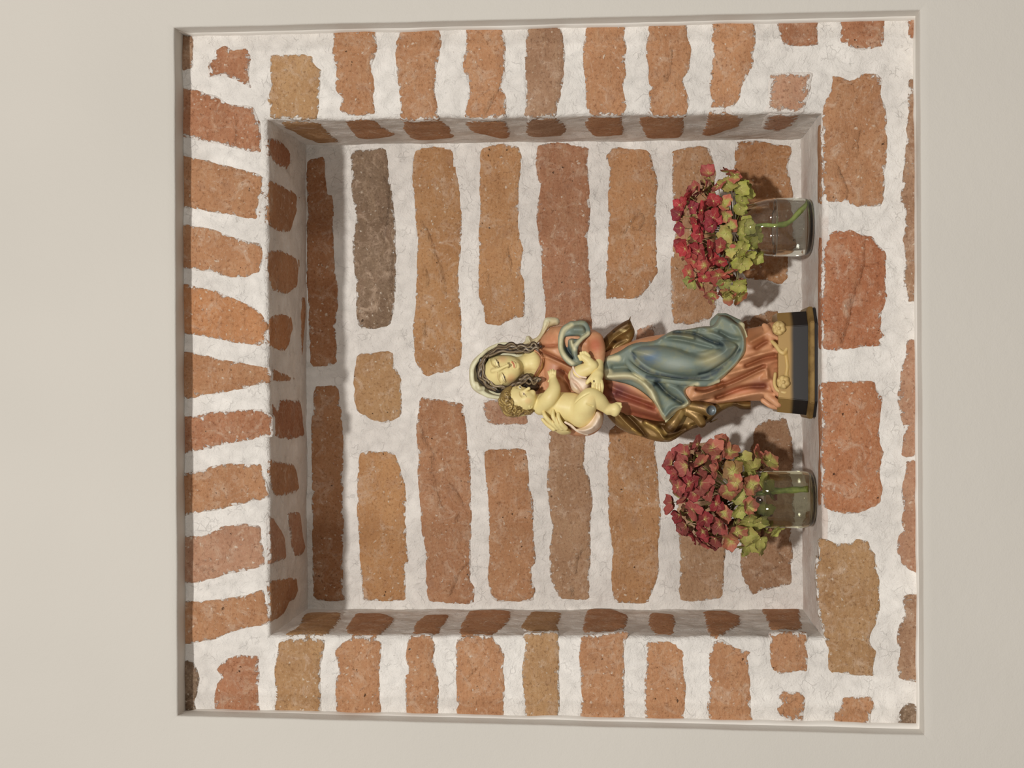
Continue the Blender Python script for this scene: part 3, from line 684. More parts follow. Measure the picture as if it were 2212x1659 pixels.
class Paint:
    def __init__(s, v, base): s.v = v; s.c = np.tile(np.array(base, float), (len(v), 1))
    def blend(s, m, col): m = np.clip(m, 0, 1)[:, None]; s.c = s.c * (1 - m) + np.array(col) * m
    def line(s, ln, wd, col, soft=1.0, op=1.0, wmin=-1e9):
        d = line_dist(s.v[:, 0], s.v[:, 1], ln); s.blend(np.clip((wd - d) / soft + .5, 0, 1) * op * (s.v[:, 2] > wmin), col)
    def spot(s, c, r, col, soft=.8, op=1.0, wmin=-1e9):
        d = np.sqrt(((s.v[:, 0] - c[0]) / r[0]) ** 2 + ((s.v[:, 1] - c[1]) / r[1]) ** 2); s.blend(np.clip((1 - d) / soft + .2, 0, 1) * op * (s.v[:, 2] > wmin), col)
    def poly(s, pg, col, soft=1.5, op=1.0, wmin=-1e9):
        d = poly_sd(s.v[:, 0], s.v[:, 1], smooth_poly(pg, 2)); s.blend(np.clip(d / soft + .5, 0, 1) * op * (s.v[:, 2] > wmin), col)
    def edge(s, pg, wd, col, soft=4, op=1.0, wmin=-1e9):
        d = poly_sd(s.v[:, 0], s.v[:, 1], smooth_poly(pg, 2)); s.blend(np.clip((wd - d) / soft + .5, 0, 1) * op * (s.v[:, 2] > wmin), col)
def emit(vol, name, paint, m, parent):
    wv = [W3(*p) for p in vol.v]
    ctr = Vector(np.array([tuple(q) for q in wv]).mean(0))
    me = bpy.data.meshes.new(name); nv, nf = len(wv), len(vol.faces)
    me.vertices.add(nv); me.vertices.foreach_set('co', np.array([tuple(q - ctr) for q in wv], np.float32).ravel())
    me.loops.add(nf * 4); me.loops.foreach_set('vertex_index', vol.faces.astype(np.int32).ravel())
    me.polygons.add(nf); me.polygons.foreach_set('loop_start', np.arange(nf, dtype=np.int32) * 4)
    me.update(calc_edges=True); me.shade_smooth()
    at_ = me.color_attributes.new('paint', 'FLOAT_COLOR', 'POINT')
    at_.data.foreach_set('color', np.concatenate([paint.c, np.ones((nv, 1))], 1).astype(np.float32).ravel())
    o = link(name, me, m, parent); ploc = parent.matrix_world.translation if parent else Vector()
    o.location = ctr - world_loc(parent); return o
def world_loc(o):
    v = Vector()
    while o: v = v + o.location; o = o.parent
    return v
def painted(name, rough_=.5, metallic=0.0, patina=(.5, .5, .5), pat_amt=.25, spec=.35, bm=.00014, coat=0):
    m, nt, b = mat(name); at_ = N(nt, 'ShaderNodeAttribute', attribute_name='paint'); v = pos(nt)
    c = mix(nt, math_(nt, 'MULTIPLY', ramp(nt, noi(nt, v, 55, 4, .6), .42, .72), pat_amt), at_.outputs['Color'], patina)
    nt.links.new(c, b.inputs['Base Color']); b.inputs['Roughness'].default_value = rough_; b.inputs['Metallic'].default_value = metallic
    b.inputs['Specular IOR Level'].default_value = spec; b.inputs['Coat Weight'].default_value = coat; b.inputs['Coat Roughness'].default_value = .3
    bump(nt, b, noi(nt, v, 240, 3, .6), bm); return m
M_SKIN = painted('painted_skin', .48, patina=srgb(214, 178, 120), pat_amt=.22, coat=.05)
M_ROSE = painted('painted_rose_cloth', .5, patina=srgb(172, 112, 70), pat_amt=.4, coat=.08)
M_BLUE = painted('painted_blue_cloth', .5, patina=srgb(158, 152, 104), pat_amt=.45, coat=.08)
M_GOLD = painted('painted_gold_cloth', .40, metallic=.4, patina=srgb(78, 52, 24), pat_amt=.55, spec=.5)
M_CREAM = painted('painted_cream_cloth', .45, patina=srgb(178, 158, 112), pat_amt=.45)
M_HAIR = painted('painted_hair', .4, patina=srgb(80, 58, 38), pat_amt=.3, coat=.2)
M_WHITE = painted('painted_white_cloth', .4, patina=srgb(205, 170, 140), pat_amt=.3, coat=.2)
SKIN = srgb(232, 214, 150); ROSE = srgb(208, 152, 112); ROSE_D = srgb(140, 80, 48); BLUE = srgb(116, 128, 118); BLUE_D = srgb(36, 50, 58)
CREAM = srgb(222, 212, 170); GOLD = srgb(138, 108, 60); GOLD_D = srgb(84, 56, 24); HAIR = srgb(104, 84, 62); BLACK = srgb(20, 16, 14)

base_pt = W3(1770, 783, 0); base_pt.z = zf + .0005
statue = empty('statue', base_pt, 'painted figurine of a veiled woman in rose gown and blue mantle holding a child', 'statue')

# ---------------- gown
MB = pl_('d 110,620 300,560 480,440 740,425 850,350 980,285 1100,290 1330,240 e 0,390 130,365 240,370 310,235 380,235 500,320 580,345 640,480 662,650 620,760 480,920 350,1040 200,1130 0,1090 d 1250,940 1120,1000 1130,1060 1190,1150 1180,1200 1000,1270 870,1390 820,1330 740,1180 600,1050 450,960 230,910 110,890')
g = Vol((1150, 672, -72), (1712, 952, 82), 1.5)
torso = pl_('a 880,470 1020,275 1080,255 1250,235 1560,270 1650,380 1690,640 1650,1060 1700,1400 1560,1560 1300,1570 1000,1410 900,1200 840,1000 850,850 910,640')
fl = [(pl_('c 150,400 300,400 410,385'), -5, 3.5), (pl_('c 200,470 380,560 560,640'), -6, 4), (pl_('c 220,530 400,600 560,680'), 5, 5), (pl_('c 190,600 210,780 240,900'), -4, 4),
      (pl_('c 360,340 400,370 410,390'), -5, 3), (pl_('c 400,780 480,840 540,940'), 5, 5), (pl_('c 420,700 500,760 540,840'), -4, 4)]
g.inflate(torso, 0, 42, 36, 42, ridges=fl, ridge_gain=1.4)
lower = pl_('P 1290,765 1340,745 1400,725 1500,715 1600,712 1652,703 1668,692 1690,705 1698,735 1694,770 1701,800 1691,830 1695,860 1686,884 1670,874 1640,865 1590,869 1535,875 1480,895 1440,915 1390,908 1340,895 1290,880')
fl = [(pl_('e 560,800 760,730 1010,670'), 9, 5), (pl_('e 430,960 800,850 1120,770'), 11, 6), (pl_('e 100,1210 500,1060 850,900 900,1000'), 10, 6), (pl_('e 300,1330 560,1250 850,1200 1120,1250'), 12, 6),
      (pl_('e 640,860 850,770 1000,740'), -8, 4), (pl_('e 300,1120 600,990 860,860'), -9, 4), (pl_('e 280,1250 600,1130 860,1110'), -10, 4.5), (pl_('e 700,560 860,470 940,420'), 9, 6), (pl_('e 760,640 900,560 1000,600'), -7, 4),
      (pl_('e 850,1020 960,1040 1060,1150'), 6, 5), (pl_('e 900,860 1050,860 1130,800'), 6, 6), (pl_('e 860,1320 1000,1380 1060,1330'), 5, 4),
      (pl_('d 200,960 420,1060 700,1150'), 7, 6), (pl_('d 220,1100 500,1200 760,1290'), 8, 6), (pl_('d 300,1050 520,1130 720,1210'), -6, 4), (pl_('d 480,1280 700,1340 860,1390'), -5, 4),
      (pl_('d 1200,1090 1400,1040 1548,980'), 8, 6), (pl_('d 1250,1000 1400,1000 1548,930'), -6, 4), (pl_('d 1300,1150 1450,1100 1548,1070'), -6, 4), (pl_('e 0,1180 150,1200 350,1130'), 7, 6)]
g.inflate(lower, 0, 52, 42, 50, ridges=fl, ridge_gain=1.15)
# flared hem turned out over the base
for s_, w_, r_ in (('e 900,380 960,480 1080,540 1140,560', [38, 50, 62, 64], 5), ('e 1140,560 1140,620 1090,620 1085,580', 66, 3.2), ('e 1000,660 1080,700 1140,760 1140,850 1070,950', [52, 60, 66, 66, 60], 6),
                   ('e 960,1080 1000,1160 1060,1220 1110,1240 1060,1330', [50, 56, 62, 60, 52], 6), ('e 850,1290 940,1350 1020,1370', [40, 44, 42], 6), ('e 900,1230 980,1290 1030,1330', [52, 58, 58], 8)):
    g.chain(pl_(s_, w_, r_), k=7)
g.chain(pl_('e 860,360 900,440 960,560', [36, 44, 46], [5, 6, 6]), k=8)
# sleeves
g.inflate(pl_('c 290,170 430,140 560,140 800,180 900,210 950,300 975,440 945,600 865,590 800,500 700,520 600,520 480,470 300,430'), 14, 34, 25, 26, k=8,
          ridges=[(pl_('c 820,230 880,330 900,480'), 5, 4), (pl_('c 760,330 820,430 860,560'), -4, 3.5), (pl_('c 900,260 930,400 930,560'), -3, 3)])
g.chain(pl_('c 860,330 890,450 905,590', [36, 50, 62], [19, 18, 13]), k=8)
g.chain(pl_('P 1188,835 1215,880 1245,910 1268,915', [8, 12, 20, 26], [26, 30, 30, 22]), k=10)
g.snap(sn('c 860,600 905,610 945,605', 2.2), .3, k=1.5)
g.chain(pl_('a 850,530 905,575 938,640 922,720 885,790 850,850', [36, 42, 46, 46, 43, 36], 2.4), k=2)
g.snap(sn('a 935,620 985,620', 2.2), .3, k=2)
under = poly_sd(g.X, g.Y, smooth_poly(MB, 2)) - 3.0                       # leave room under the mantle
zz = g.ax[2][None, None, :]
g.f[:] = np.maximum(g.f, np.minimum(under[..., None], zz - 36).astype(np.float32))
g.mesh('gown')
p = Paint(g.v, ROSE)
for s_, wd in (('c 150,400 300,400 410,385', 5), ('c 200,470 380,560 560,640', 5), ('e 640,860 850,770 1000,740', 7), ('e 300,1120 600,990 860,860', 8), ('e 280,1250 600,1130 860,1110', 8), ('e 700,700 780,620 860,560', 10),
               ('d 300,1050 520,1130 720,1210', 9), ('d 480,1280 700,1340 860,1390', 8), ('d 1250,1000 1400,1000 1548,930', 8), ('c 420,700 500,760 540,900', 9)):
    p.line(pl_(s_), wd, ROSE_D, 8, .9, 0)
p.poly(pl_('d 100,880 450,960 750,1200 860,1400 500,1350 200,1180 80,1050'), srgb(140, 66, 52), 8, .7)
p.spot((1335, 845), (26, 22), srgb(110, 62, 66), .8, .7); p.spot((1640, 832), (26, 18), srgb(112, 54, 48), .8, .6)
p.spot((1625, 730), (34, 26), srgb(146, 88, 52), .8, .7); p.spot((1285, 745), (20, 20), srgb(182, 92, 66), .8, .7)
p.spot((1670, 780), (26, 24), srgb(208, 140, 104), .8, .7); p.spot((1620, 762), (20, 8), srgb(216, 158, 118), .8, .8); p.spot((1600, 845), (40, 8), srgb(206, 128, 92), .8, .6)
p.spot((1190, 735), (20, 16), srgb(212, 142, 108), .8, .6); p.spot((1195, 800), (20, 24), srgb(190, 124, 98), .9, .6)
p.line(pl_('a 935,640 920,720 880,790 850,850'), 1.4, srgb(96, 48, 24), 1, .9); p.line(pl_('a 870,560 910,590 935,640'), 1.2, srgb(120, 62, 36), 1, .8)
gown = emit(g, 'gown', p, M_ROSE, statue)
gown_top = g

# ---------------- mantle
m_ = Vol((1196, 676, -40), (1622, 920, 98), 1.4)
fm = [(pl_('d 150,850 450,840 620,920 720,1060 800,1290'), 12, 8), (pl_('d 250,740 420,740 560,840 700,960'), -7, 6), (pl_('d 900,950 1020,1010 1150,1150'), 9, 8), (pl_('d 760,900 900,1050 1080,1170'), -10, 6),
      (pl_('d 860,1330 960,1220 1130,1180'), 7, 5), (pl_('d 980,320 1200,330 1400,420 1548,470'), -8, 5), (pl_('d 850,380 1100,420 1300,470 1420,500'), -7, 5), (pl_('d 800,390 1000,360 1200,390'), 7, 5),
      (pl_('e 60,420 250,430 450,500 560,520'), -6, 5), (pl_('e 320,440 440,520 540,540'), -5, 4), (pl_('e 500,330 580,460 600,640 480,850 200,1080'), 5, 6), (pl_('d 1320,280 1450,330 1548,380'), 6, 6)]
m_.inflate(MB, 27, 26, 34, 9, ridges=fm, k=2, ridge_gain=1.35)
m_.inflate(pl_('d 400,560 560,455 800,440 1050,480 1250,540 1400,510 1548,460 e 150,480 400,520 560,580 540,680 430,800 200,950 0,1010 d 1300,862 1060,862 800,810 640,740 520,640 460,560'), 30, 50, 10, 31, k=4, ridge_gain=1.2, sm=3,
           ridges=[(pl_('e 0,560 200,600 330,640'), -7, 6), (pl_('d 1100,520 1300,600 1450,560'), -6, 6), (pl_('d 620,470 900,480 1150,560'), -4, 4), (pl_('e 100,440 300,480 480,560 520,620'), 5, 6), (pl_('e 560,600 420,760 150,930'), 4, 6)])
m_.chain(pl_('d 395,600 430,690 520,780 640,850 800,880 1100,915 1350,930 1500,900', [44, 52, 58, 60, 60, 62, 60, 52], [5, 7, 8, 8, 8, 8, 7, 5]), k=3)
m_.chain(pl_('d 480,570 540,690 680,790 860,840 1060,865 1300,866 1440,820', [60, 64, 66, 66, 66, 66, 60], [2.5, 4.5, 5.5, 5.5, 5.5, 5, 3]), k=2, sub=True, n=10)
# hem roll and the lip that hangs off the knee
m_.chain(pl_('e 580,345 640,480 660,650 620,760 480,920 350,1040 200,1125 30,1090', [32, 38, 40, 40, 40, 38, 36, 32], 2.6), k=7, n=8)
m_.chain(pl_('d 1250,942 1125,1000 1135,1060 1188,1150 1180,1200 1000,1270 875,1385', [34, 35, 36, 37, 37, 36, 34], 2.6), k=6, n=8)
m_.chain(pl_('e 250,360 310,240 380,240 500,325 590,360', [0, -8, -8, 6, 30], [8, 5, 4, 5, 6]), k=6)
m_.chain(pl_('e 260,330 330,270 420,300 520,345', [-4, -6, 0, 16], [12, 10, 12, 12]), k=8)
# loop of the mantle round the upper arm
m_.chain(pl_('c 560,130 700,112 755,160 775,240 700,300 625,380 600,470 620,560 680,600', [40, 42, 44, 52, 58, 62, 62, 64, 64], [7, 7, 6, 4.5, 5, 6, 7, 6, 4]), k=3)
m_.chain(pl_('c 560,130 470,190 430,290 425,430 480,540 570,620 660,620', [40, 46, 52, 56, 60, 64, 64], [8, 8, 7, 6, 7, 7, 4]), k=3)
m_.inflate(pl_('c 560,130 700,110 760,170 770,240 700,300 620,390 600,480 660,600 560,620 470,540 425,430 430,290 470,190'), 33, 22, 20, 8, k=4,
           ridges=[(pl_('c 500,300 560,290 650,290'), -12, 4), (pl_('c 490,330 510,440 570,540'), -12, 5), (pl_('c 560,330 570,400 590,420'), 9, 4), (pl_('c 600,190 700,190'), 8, 7)])
m_.mesh('mantle')
p = Paint(m_.v, BLUE)
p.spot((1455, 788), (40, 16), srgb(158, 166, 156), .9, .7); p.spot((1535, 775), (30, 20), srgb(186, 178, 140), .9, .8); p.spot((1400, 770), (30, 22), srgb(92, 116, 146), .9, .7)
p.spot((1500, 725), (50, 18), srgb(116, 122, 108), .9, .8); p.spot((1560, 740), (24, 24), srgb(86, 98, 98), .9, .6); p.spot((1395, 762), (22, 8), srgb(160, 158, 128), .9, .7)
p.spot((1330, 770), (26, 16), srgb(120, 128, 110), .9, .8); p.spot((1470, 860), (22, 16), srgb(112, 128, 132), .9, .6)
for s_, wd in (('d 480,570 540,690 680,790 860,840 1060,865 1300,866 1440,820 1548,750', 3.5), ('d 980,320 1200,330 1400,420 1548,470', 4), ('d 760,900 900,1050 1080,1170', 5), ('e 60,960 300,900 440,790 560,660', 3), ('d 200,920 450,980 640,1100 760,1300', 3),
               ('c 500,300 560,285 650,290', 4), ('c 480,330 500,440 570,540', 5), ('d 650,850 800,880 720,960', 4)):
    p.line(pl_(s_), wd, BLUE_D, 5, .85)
p.edge(MB, 9, CREAM, 7, .0)
for s_, wd in (('d 150,850 450,840 620,920 720,1060 800,1300 870,1390', 7), ('e 590,350 645,480 662,650 620,760 480,920 350,1040 200,1128', 7), ('d 1250,942 1120,1000 1130,1060', 4), ('d 1188,1150 1000,1270 875,1385', 5), ('d 120,620 300,630', 6),
               ('c 560,130 470,190 430,290 425,430 480,540 570,620', 4.5), ('c 775,240 700,300 625,380', 4), ('c 560,340 575,400 600,440', 4), ('d 120,800 200,800', 7)):
    p.line(pl_(s_), wd, CREAM, 6, .8)
for s_, wd in (('e 0,1110 120,1150 200,1128', 2), ('e 300,235 400,250 520,330', 1.6)): p.line(pl_(s_), wd, srgb(70, 50, 34), 2, .8)
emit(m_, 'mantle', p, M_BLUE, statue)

# ---------------- gilt lining of the cloak
c_ = Vol((1284, 676, -60), (1622, 968, 70), 1.4)
c_.inflate(pl_('d 90,430 250,270 400,175 450,165 475,230 510,300 490,400 400,500 200,590 120,560'), 4, 14, 12, 14, k=2, ridges=[(pl_('d 160,520 260,390 400,300 470,250'), 9, 5), (pl_('d 190,560 280,460 400,400'), -5, 5), (pl_('d 240,330 330,260 440,200'), 4, 5)])
c_.chain(pl_('d 440,180 455,125', 2, [2, 1]), k=2)
GL = pl_('d 130,1260 250,1420 420,1530 570,1560 700,1610 870,1640 960,1620 1160,1480 1320,1440 1430,1370 1548,1330 e 150,1600 300,1440 480,1350 560,1400 680,1410 840,1340 700,1280 350,1280 150,1290 0,1250 d 1480,1180 1350,1120 1200,1080 1150,1200 900,1390 600,1330 400,1200 330,1240')
c_.inflate(GL, -4, 26, 22, 12, k=2, ridges=[(pl_('d 300,1290 420,1420 570,1555'), 8, 5), (pl_('d 200,1330 300,1440 420,1520'), -5, 4), (pl_('d 400,1300 520,1420 640,1560'), -8, 5), (pl_('d 640,1400 780,1480 860,1600'), 9, 6),
           (pl_('d 820,1460 900,1540 1100,1470'), -9, 7), (pl_('d 1180,1440 1300,1400 1430,1330'), 7, 4), (pl_('d 900,1620 1050,1540 1200,1450'), 5, 4)])
c_.chain(pl_('d 1060,1270 990,1380 930,1450', [40, 42, 36], [9, 11, 13]), k=4)
c_.chain(pl_('d 1130,1250 1250,1330 1300,1400', [34, 40, 38], [12, 12, 11]), k=4)
c_.chain(pl_('d 1180,1200 1300,1220 1400,1250', [38, 44, 46], [13, 14, 14.5]), k=3)
c_.seg((1538, 886.5, 56), (1558, 886.5, 68), 11, 12, 1, sub=True)
c_.mesh('cloak')
p = Paint(c_.v, GOLD)
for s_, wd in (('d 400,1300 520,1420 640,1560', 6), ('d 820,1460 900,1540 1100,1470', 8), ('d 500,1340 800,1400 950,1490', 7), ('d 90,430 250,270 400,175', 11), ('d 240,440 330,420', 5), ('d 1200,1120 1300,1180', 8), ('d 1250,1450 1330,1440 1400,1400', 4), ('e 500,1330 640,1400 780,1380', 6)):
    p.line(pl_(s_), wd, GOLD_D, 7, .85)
p.spot((1328, 738), (5, 3.5), srgb(48, 32, 18), .5, .9); p.spot((1326, 716), (4, 3), srgb(50, 34, 20), .5, .9)
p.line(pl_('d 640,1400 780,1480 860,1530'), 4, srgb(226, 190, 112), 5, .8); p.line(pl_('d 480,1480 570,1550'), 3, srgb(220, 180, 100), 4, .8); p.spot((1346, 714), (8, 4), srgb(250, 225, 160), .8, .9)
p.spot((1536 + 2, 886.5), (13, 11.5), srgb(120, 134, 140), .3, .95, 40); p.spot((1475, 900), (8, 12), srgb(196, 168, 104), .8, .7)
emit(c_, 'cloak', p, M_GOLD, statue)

# ---------------- veil
v_ = Vol((1004, 676, -45), (1222, 875, 78), 1.1)
v_.inflate(pl_('a 560,440 450,440 330,495 200,570 90,680 68,800 80,950 150,1040 300,1100 450,1135 560,1060 700,900 800,700 760,480'), 8, 26, 42, 26, k=3)
v_.chain(pl_('a 600,465 480,455 370,490 280,540 190,630 118,740 112,860 130,950 200,1010 300,1075 430,1100', [30, 36, 42, 46, 48, 50, 50, 50, 48, 44, 40], [3, 3.5, 4, 4, 4.5, 5, 5, 6, 6, 5, 4]), k=6)
v_.chain(pl_('a 165,930 190,985 240,990', [54, 56, 50], [4, 5, 5]), k=4)
v_.inflate(pl_('a 640,470 740,440 750,370 780,355 815,375 830,405 900,370 950,260 965,170 1000,135 1150,140 1162,235 1080,245 1020,270 960,380 900,450 820,500 700,520'), -8, 14, 12, 9, k=3,
           ridges=[(pl_('a 780,370 800,430'), 6, 4), (pl_('a 850,440 940,360 1000,220'), -6, 4), (pl_('a 900,420 980,300 1020,200'), 5, 3)])
v_.ell((1085, 803, 62), (46, 38, 34), 4, rot=-.1, sub=True)
v_.mesh('veil')
p = Paint(v_.v, srgb(226, 222, 188)); p.line(pl_('a 600,520 850,440 980,300 1080,200'), 9, srgb(190, 168, 124), 10, .7, -30); p.line(pl_('a 300,540 190,650 150,800 160,920'), 3, srgb(172, 160, 120), 4, .6, 30)
emit(v_, 'veil', p, M_CREAM, statue)

# ---------------- face, neck
f_ = Vol((1036, 744, -10), (1196, 858, 92), .72)
f_.chain(pl_('P 1105,796 1130,788 1150,784', [22, 22, 18], [23, 22, 24]), k=10)
f_.chain(pl_('P 1148,766 1152,785 1150,805', [26, 30, 24], [14, 17, 14]), k=10)
hc = (1083, 801)
f_.ell((1081, 803, 34), (41, 36, 40), 8, rot=-.2)
f_.ell((1103, 796, 44), (24, 25, 25), 12, rot=-.2)
f_.ell((1116, 790.5, 55), (7, 8, 8), 10)
for ex, ey in ((1070, 784), (1084, 815)): f_.ell((ex + 1, ey, f_.top(ex, ey) + 2), (6.5, 8.5, 5.5), 6, rot=.42, sub=True)
for ex, ey in ((1073.5, 784), (1087.5, 815)): f_.ell((ex, ey, f_.top(ex, ey) - 3.2), (5.5, 8, 6), 3, rot=.42)
for s_ in ('b 480,470 500,540 560,610 640,650', 'b 620,690 620,760 640,840 690,900'): f_.snap(sn(s_, 2.2), -.55, k=4)
f_.snap(sn('b 560,450 590,455 630,500 655,590', 1.1), .1, k=1.2); f_.snap(sn('b 695,700 735,740 765,800 765,870', 1.1), .1, k=1.2)
tw = f_.top(1078, 798)
f_.chain([(1064, 801, tw - 3, 3.2), (1079, 797, tw + 1.5, 2.8), (1092, 791, tw + 6, 3.2), (1097, 789, tw + 7.5, 3.4)], k=6, n=8)
f_.ell((1096, 793, tw + 3.5), (2.6, 2.4, 2.6), 3); f_.ell((1094.8, 784.5, tw + 3.5), (2.6, 2.4, 2.6), 3)
f_.snap(sn('b 870,505 895,530 905,570 920,610', [1.4, 2.4, 2.4, 1.2]), .15, k=2)
f_.snap(sn('b 905,515 925,545 935,590 930,615', [1.4, 2.8, 2.8, 1.2]), .15, k=2)
f_.snap(sn('b 890,512 913,545 922,595', .8), .6, k=.8, sub=True)
f_.snap(sn('b 975,560 985,600', 3.5), -.4, k=5)
f_.mesh('face')
p = Paint(f_.v, SKIN)
p.spot((1085, 775), (12, 10), srgb(232, 178, 130), .9, .6, 30); p.spot((1104, 818), (12, 12), srgb(228, 170, 120), .9, .6, 25)
for s_ in ('b 500,475 520,560 590,620', 'b 620,700 625,800 670,885'): p.line(pl_(s_), .9, srgb(176, 148, 90), 1.6, .8, 40)
for s_ in ('b 575,485 590,530 625,585', 'b 690,740 710,790 735,850'): p.line(pl_(s_), 2.2, srgb(242, 228, 176), 1.6, .7, 40)
for s_, wd in (('b 565,455 600,470 640,520 655,600', .75), ('b 700,705 735,745 760,800 765,875', .75), ('b 575,520 600,590 640,610', .4), ('b 690,745 715,820 750,870', .4)): p.line(pl_(s_), wd, srgb(110, 78, 48), .8, .9, 40)
p.spot((1076.3, 783.2), (1.3, 2.6), BLACK, .3, 1, 40); p.spot((1089.6, 814.6), (1.3, 2.6), BLACK, .3, 1, 40); p.line(pl_('b 600,478 650,590'), .7, srgb(46, 32, 24), .7, .95, 40); p.line(pl_('b 720,735 762,850'), .7, srgb(46, 32, 24), .7, .95, 40)
p.line(pl_('b 880,515 905,545 920,605'), 2.0, srgb(204, 120, 84), 1.6, .9, 40); p.line(pl_('b 890,512 913,545 922,595'), .5, srgb(120, 52, 36), .8, .9, 40)
p.line(pl_('b 830,560 840,600'), .9, srgb(150, 92, 54), 1, .6, 50); p.spot((1140, 800), (18, 10), srgb(206, 168, 104), .9, .5)
face = emit(f_, 'face', p, M_SKIN, statue)

# ---------------- hair of the woman
h_ = Vol((1018, 730, -5), (1178, 862, 90), .85)
h_.inflate(pl_('a 470,465 330,515 225,600 165,720 160,880 230,960 330,1030 460,1050 500,985 400,965 310,900 255,800 250,680 300,600 410,578 560,572 650,590 600,480'), 26, 26, 14, 9, k=3)
h_.ell((1056, 806, 16), (26, 37, 34), 5, rot=-.2)
def curl(vol, s_, w, r, amp=2.2, waves=5, k=2.5):
    b0 = catmull(pl_(s_), 8); b0 = [np.array(q) for q in b0]; out = []
    for i, q in enumerate(b0):
        t = i / (len(b0) - 1); d = b0[min(i + 1, len(b0) - 1)] - b0[max(i - 1, 0)]; d = d / (np.linalg.norm(d) + 1e-9); nrm_ = np.array((-d[1], d[0]))
        q2 = q + nrm_ * math.sin(t * waves * 2 * math.pi) * amp * 1.35 * min(1, t * 3)
        ww = w[0] + (w[1] - w[0]) * t + math.cos(t * waves * 2 * math.pi) * amp * .7
        out.append((q2[0], q2[1], ww, r * (1 - .35 * t)))
    vol.chain(out, k=k, smooth=False)
    return [(q[0], q[1]) for q in out]
h_.ell((1142, 826, 38), (18, 11, 14), 4); h_.ell((1140, 836, 32), (24, 14, 20), 4)
strands = []
for s_, w, r, am, wv in (('a 300,590 380,540 480,500 600,500 720,520 840,500', (46, 40), 4.6, 2.2, 3), ('a 290,560 400,500 520,470 640,480 760,500 900,470', (40, 36), 4.8, 2.6, 3.5), ('a 320,600 420,560 560,545 700,555 800,540 900,500', (54, 42), 3.8, 1.6, 3),
                         ('a 560,520 660,500 780,480 860,470 930,490', (40, 40), 5, 3, 2.5), ('a 640,560 740,540 820,520 900,510', (42, 40), 4.5, 2.5, 2),
                         ('a 260,640 240,720 260,820 320,900 400,960 500,975', (54, 60), 4, 1.4, 3), ('a 215,640 195,740 210,850 280,930 380,995 470,1010', (48, 50), 4.4, 1.8, 3.5), ('a 180,700 180,820 240,910 330,990 440,1030', (42, 42), 4.4, 1.5, 3.5),
                         ('a 300,600 240,660 225,760 250,860 310,930', (50, 54), 3.6, 1.6, 3), ('a 270,600 205,690 190,790', (44, 44), 4, 1.6, 2)):
    strands.append(curl(h_, s_, w, r, am, wv))
for s_, w, r, am, wv in (('a 470,985 560,970 640,930 720,860 800,860 880,900', (56, 56), 4.4, 2, 2.5), ('a 560,990 640,960 700,900 790,890 900,900', (60, 58), 4.6, 3, 2.5), ('a 640,950 720,930 800,920 860,940', (54, 54), 5, 2.5, 2), ('a 680,880 760,850 830,870 920,895', (54, 54), 4.4, 3, 2), ('a 700,930 780,880 860,920 930,880', (58, 56), 4, 3.2, 2)):
    strands.append(curl(h_, s_, w, r, am, wv))
h_.mesh('hair')
p = Paint(h_.v, srgb(58, 46, 38))
for i, st in enumerate(strands):
    q = np.array(st)[::3]; tn = np.gradient(q, axis=0); nn_ = np.stack([-tn[:, 1], tn[:, 0]], 1); nn_ /= np.linalg.norm(nn_, axis=1)[:, None] + 1e-9
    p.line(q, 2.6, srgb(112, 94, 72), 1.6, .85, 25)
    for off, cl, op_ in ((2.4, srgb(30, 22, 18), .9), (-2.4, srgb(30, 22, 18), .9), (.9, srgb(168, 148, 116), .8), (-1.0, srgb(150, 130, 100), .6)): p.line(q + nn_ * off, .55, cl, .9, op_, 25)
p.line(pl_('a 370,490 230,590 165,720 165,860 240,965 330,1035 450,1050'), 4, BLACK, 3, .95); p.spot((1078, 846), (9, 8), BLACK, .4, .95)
p.line(pl_('a 280,880 350,950 440,975'), 1.5, srgb(178, 160, 126), 2, .7, 40)
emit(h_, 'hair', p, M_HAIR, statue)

# ---------------- the child (part of the figurine) with hair and swaddling cloth as sub-parts
k_ = Vol((1078, 740, 20), (1352, 946, 128), .9)
k_.chain([(1178, 872, 62, 24), (1215, 878, 66, 31), (1243, 884, 66, 34), (1262, 893, 64, 30)], k=8, n=14)
k_.ell((1120, 867, 72), (38, 33, 32), 6, rot=.1)
k_.ell((1142, 860, 84), (16, 17, 17), 8)
k_.chain([(1150, 868, 66, 16), (1170, 870, 64, 18)], k=6)
k_.chain([(1168, 880, 72, 17), (1186, 861, 92, 17.5), (1197, 842, 92, 14), (1196, 824, 82, 9.5)], k=5, n=16)                                   # upper arm and forearm
k_.ell((1194, 815, 80), (8, 9, 6), 3)
for a_, b_ in (((1188, 812), (1184.5, 803)), ((1191, 809), (1189, 799.5)), ((1195, 808), (1194.5, 798.5)), ((1198.5, 810), (1200, 801))): k_.chain([(*a_, 80, 3.0), ((a_[0] + b_[0]) / 2, (a_[1] + b_[1]) / 2, 81, 2.7), (*b_, 77, 2.3)], k=1.2)
k_.chain([(1189, 819, 80, 3), (1185, 824, 78, 2.5)], k=1.5)
k_.chain([(1254, 895, 78, 29), (1266, 872, 96, 25), (1277, 858, 98, 21), (1293, 866, 94, 18), (1306, 878, 88, 13), (1314, 884, 86, 11.5)], k=6, n=14)  # near leg
k_.chain([(1316, 884, 86, 11.5), (1330, 884, 88, 11.5)], k=5); k_.chain([(1329, 879, 88, 9), (1328, 891, 87, 9)], k=4)
for i, (x, y) in enumerate(((1341, 872.5), (1342.5, 878.5), (1340.5, 884), (1337.5, 889), (1333.5, 894))): k_.chain([(x - 9, y, 88, 4), (x - 1, y, 89, 3.4 - .25 * i)], k=1.4)
k_.chain([(1244, 812, 68, 17), (1256, 803, 76, 16), (1272, 796, 82, 14), (1281, 791, 84, 11)], k=5, n=12)                                     # far leg
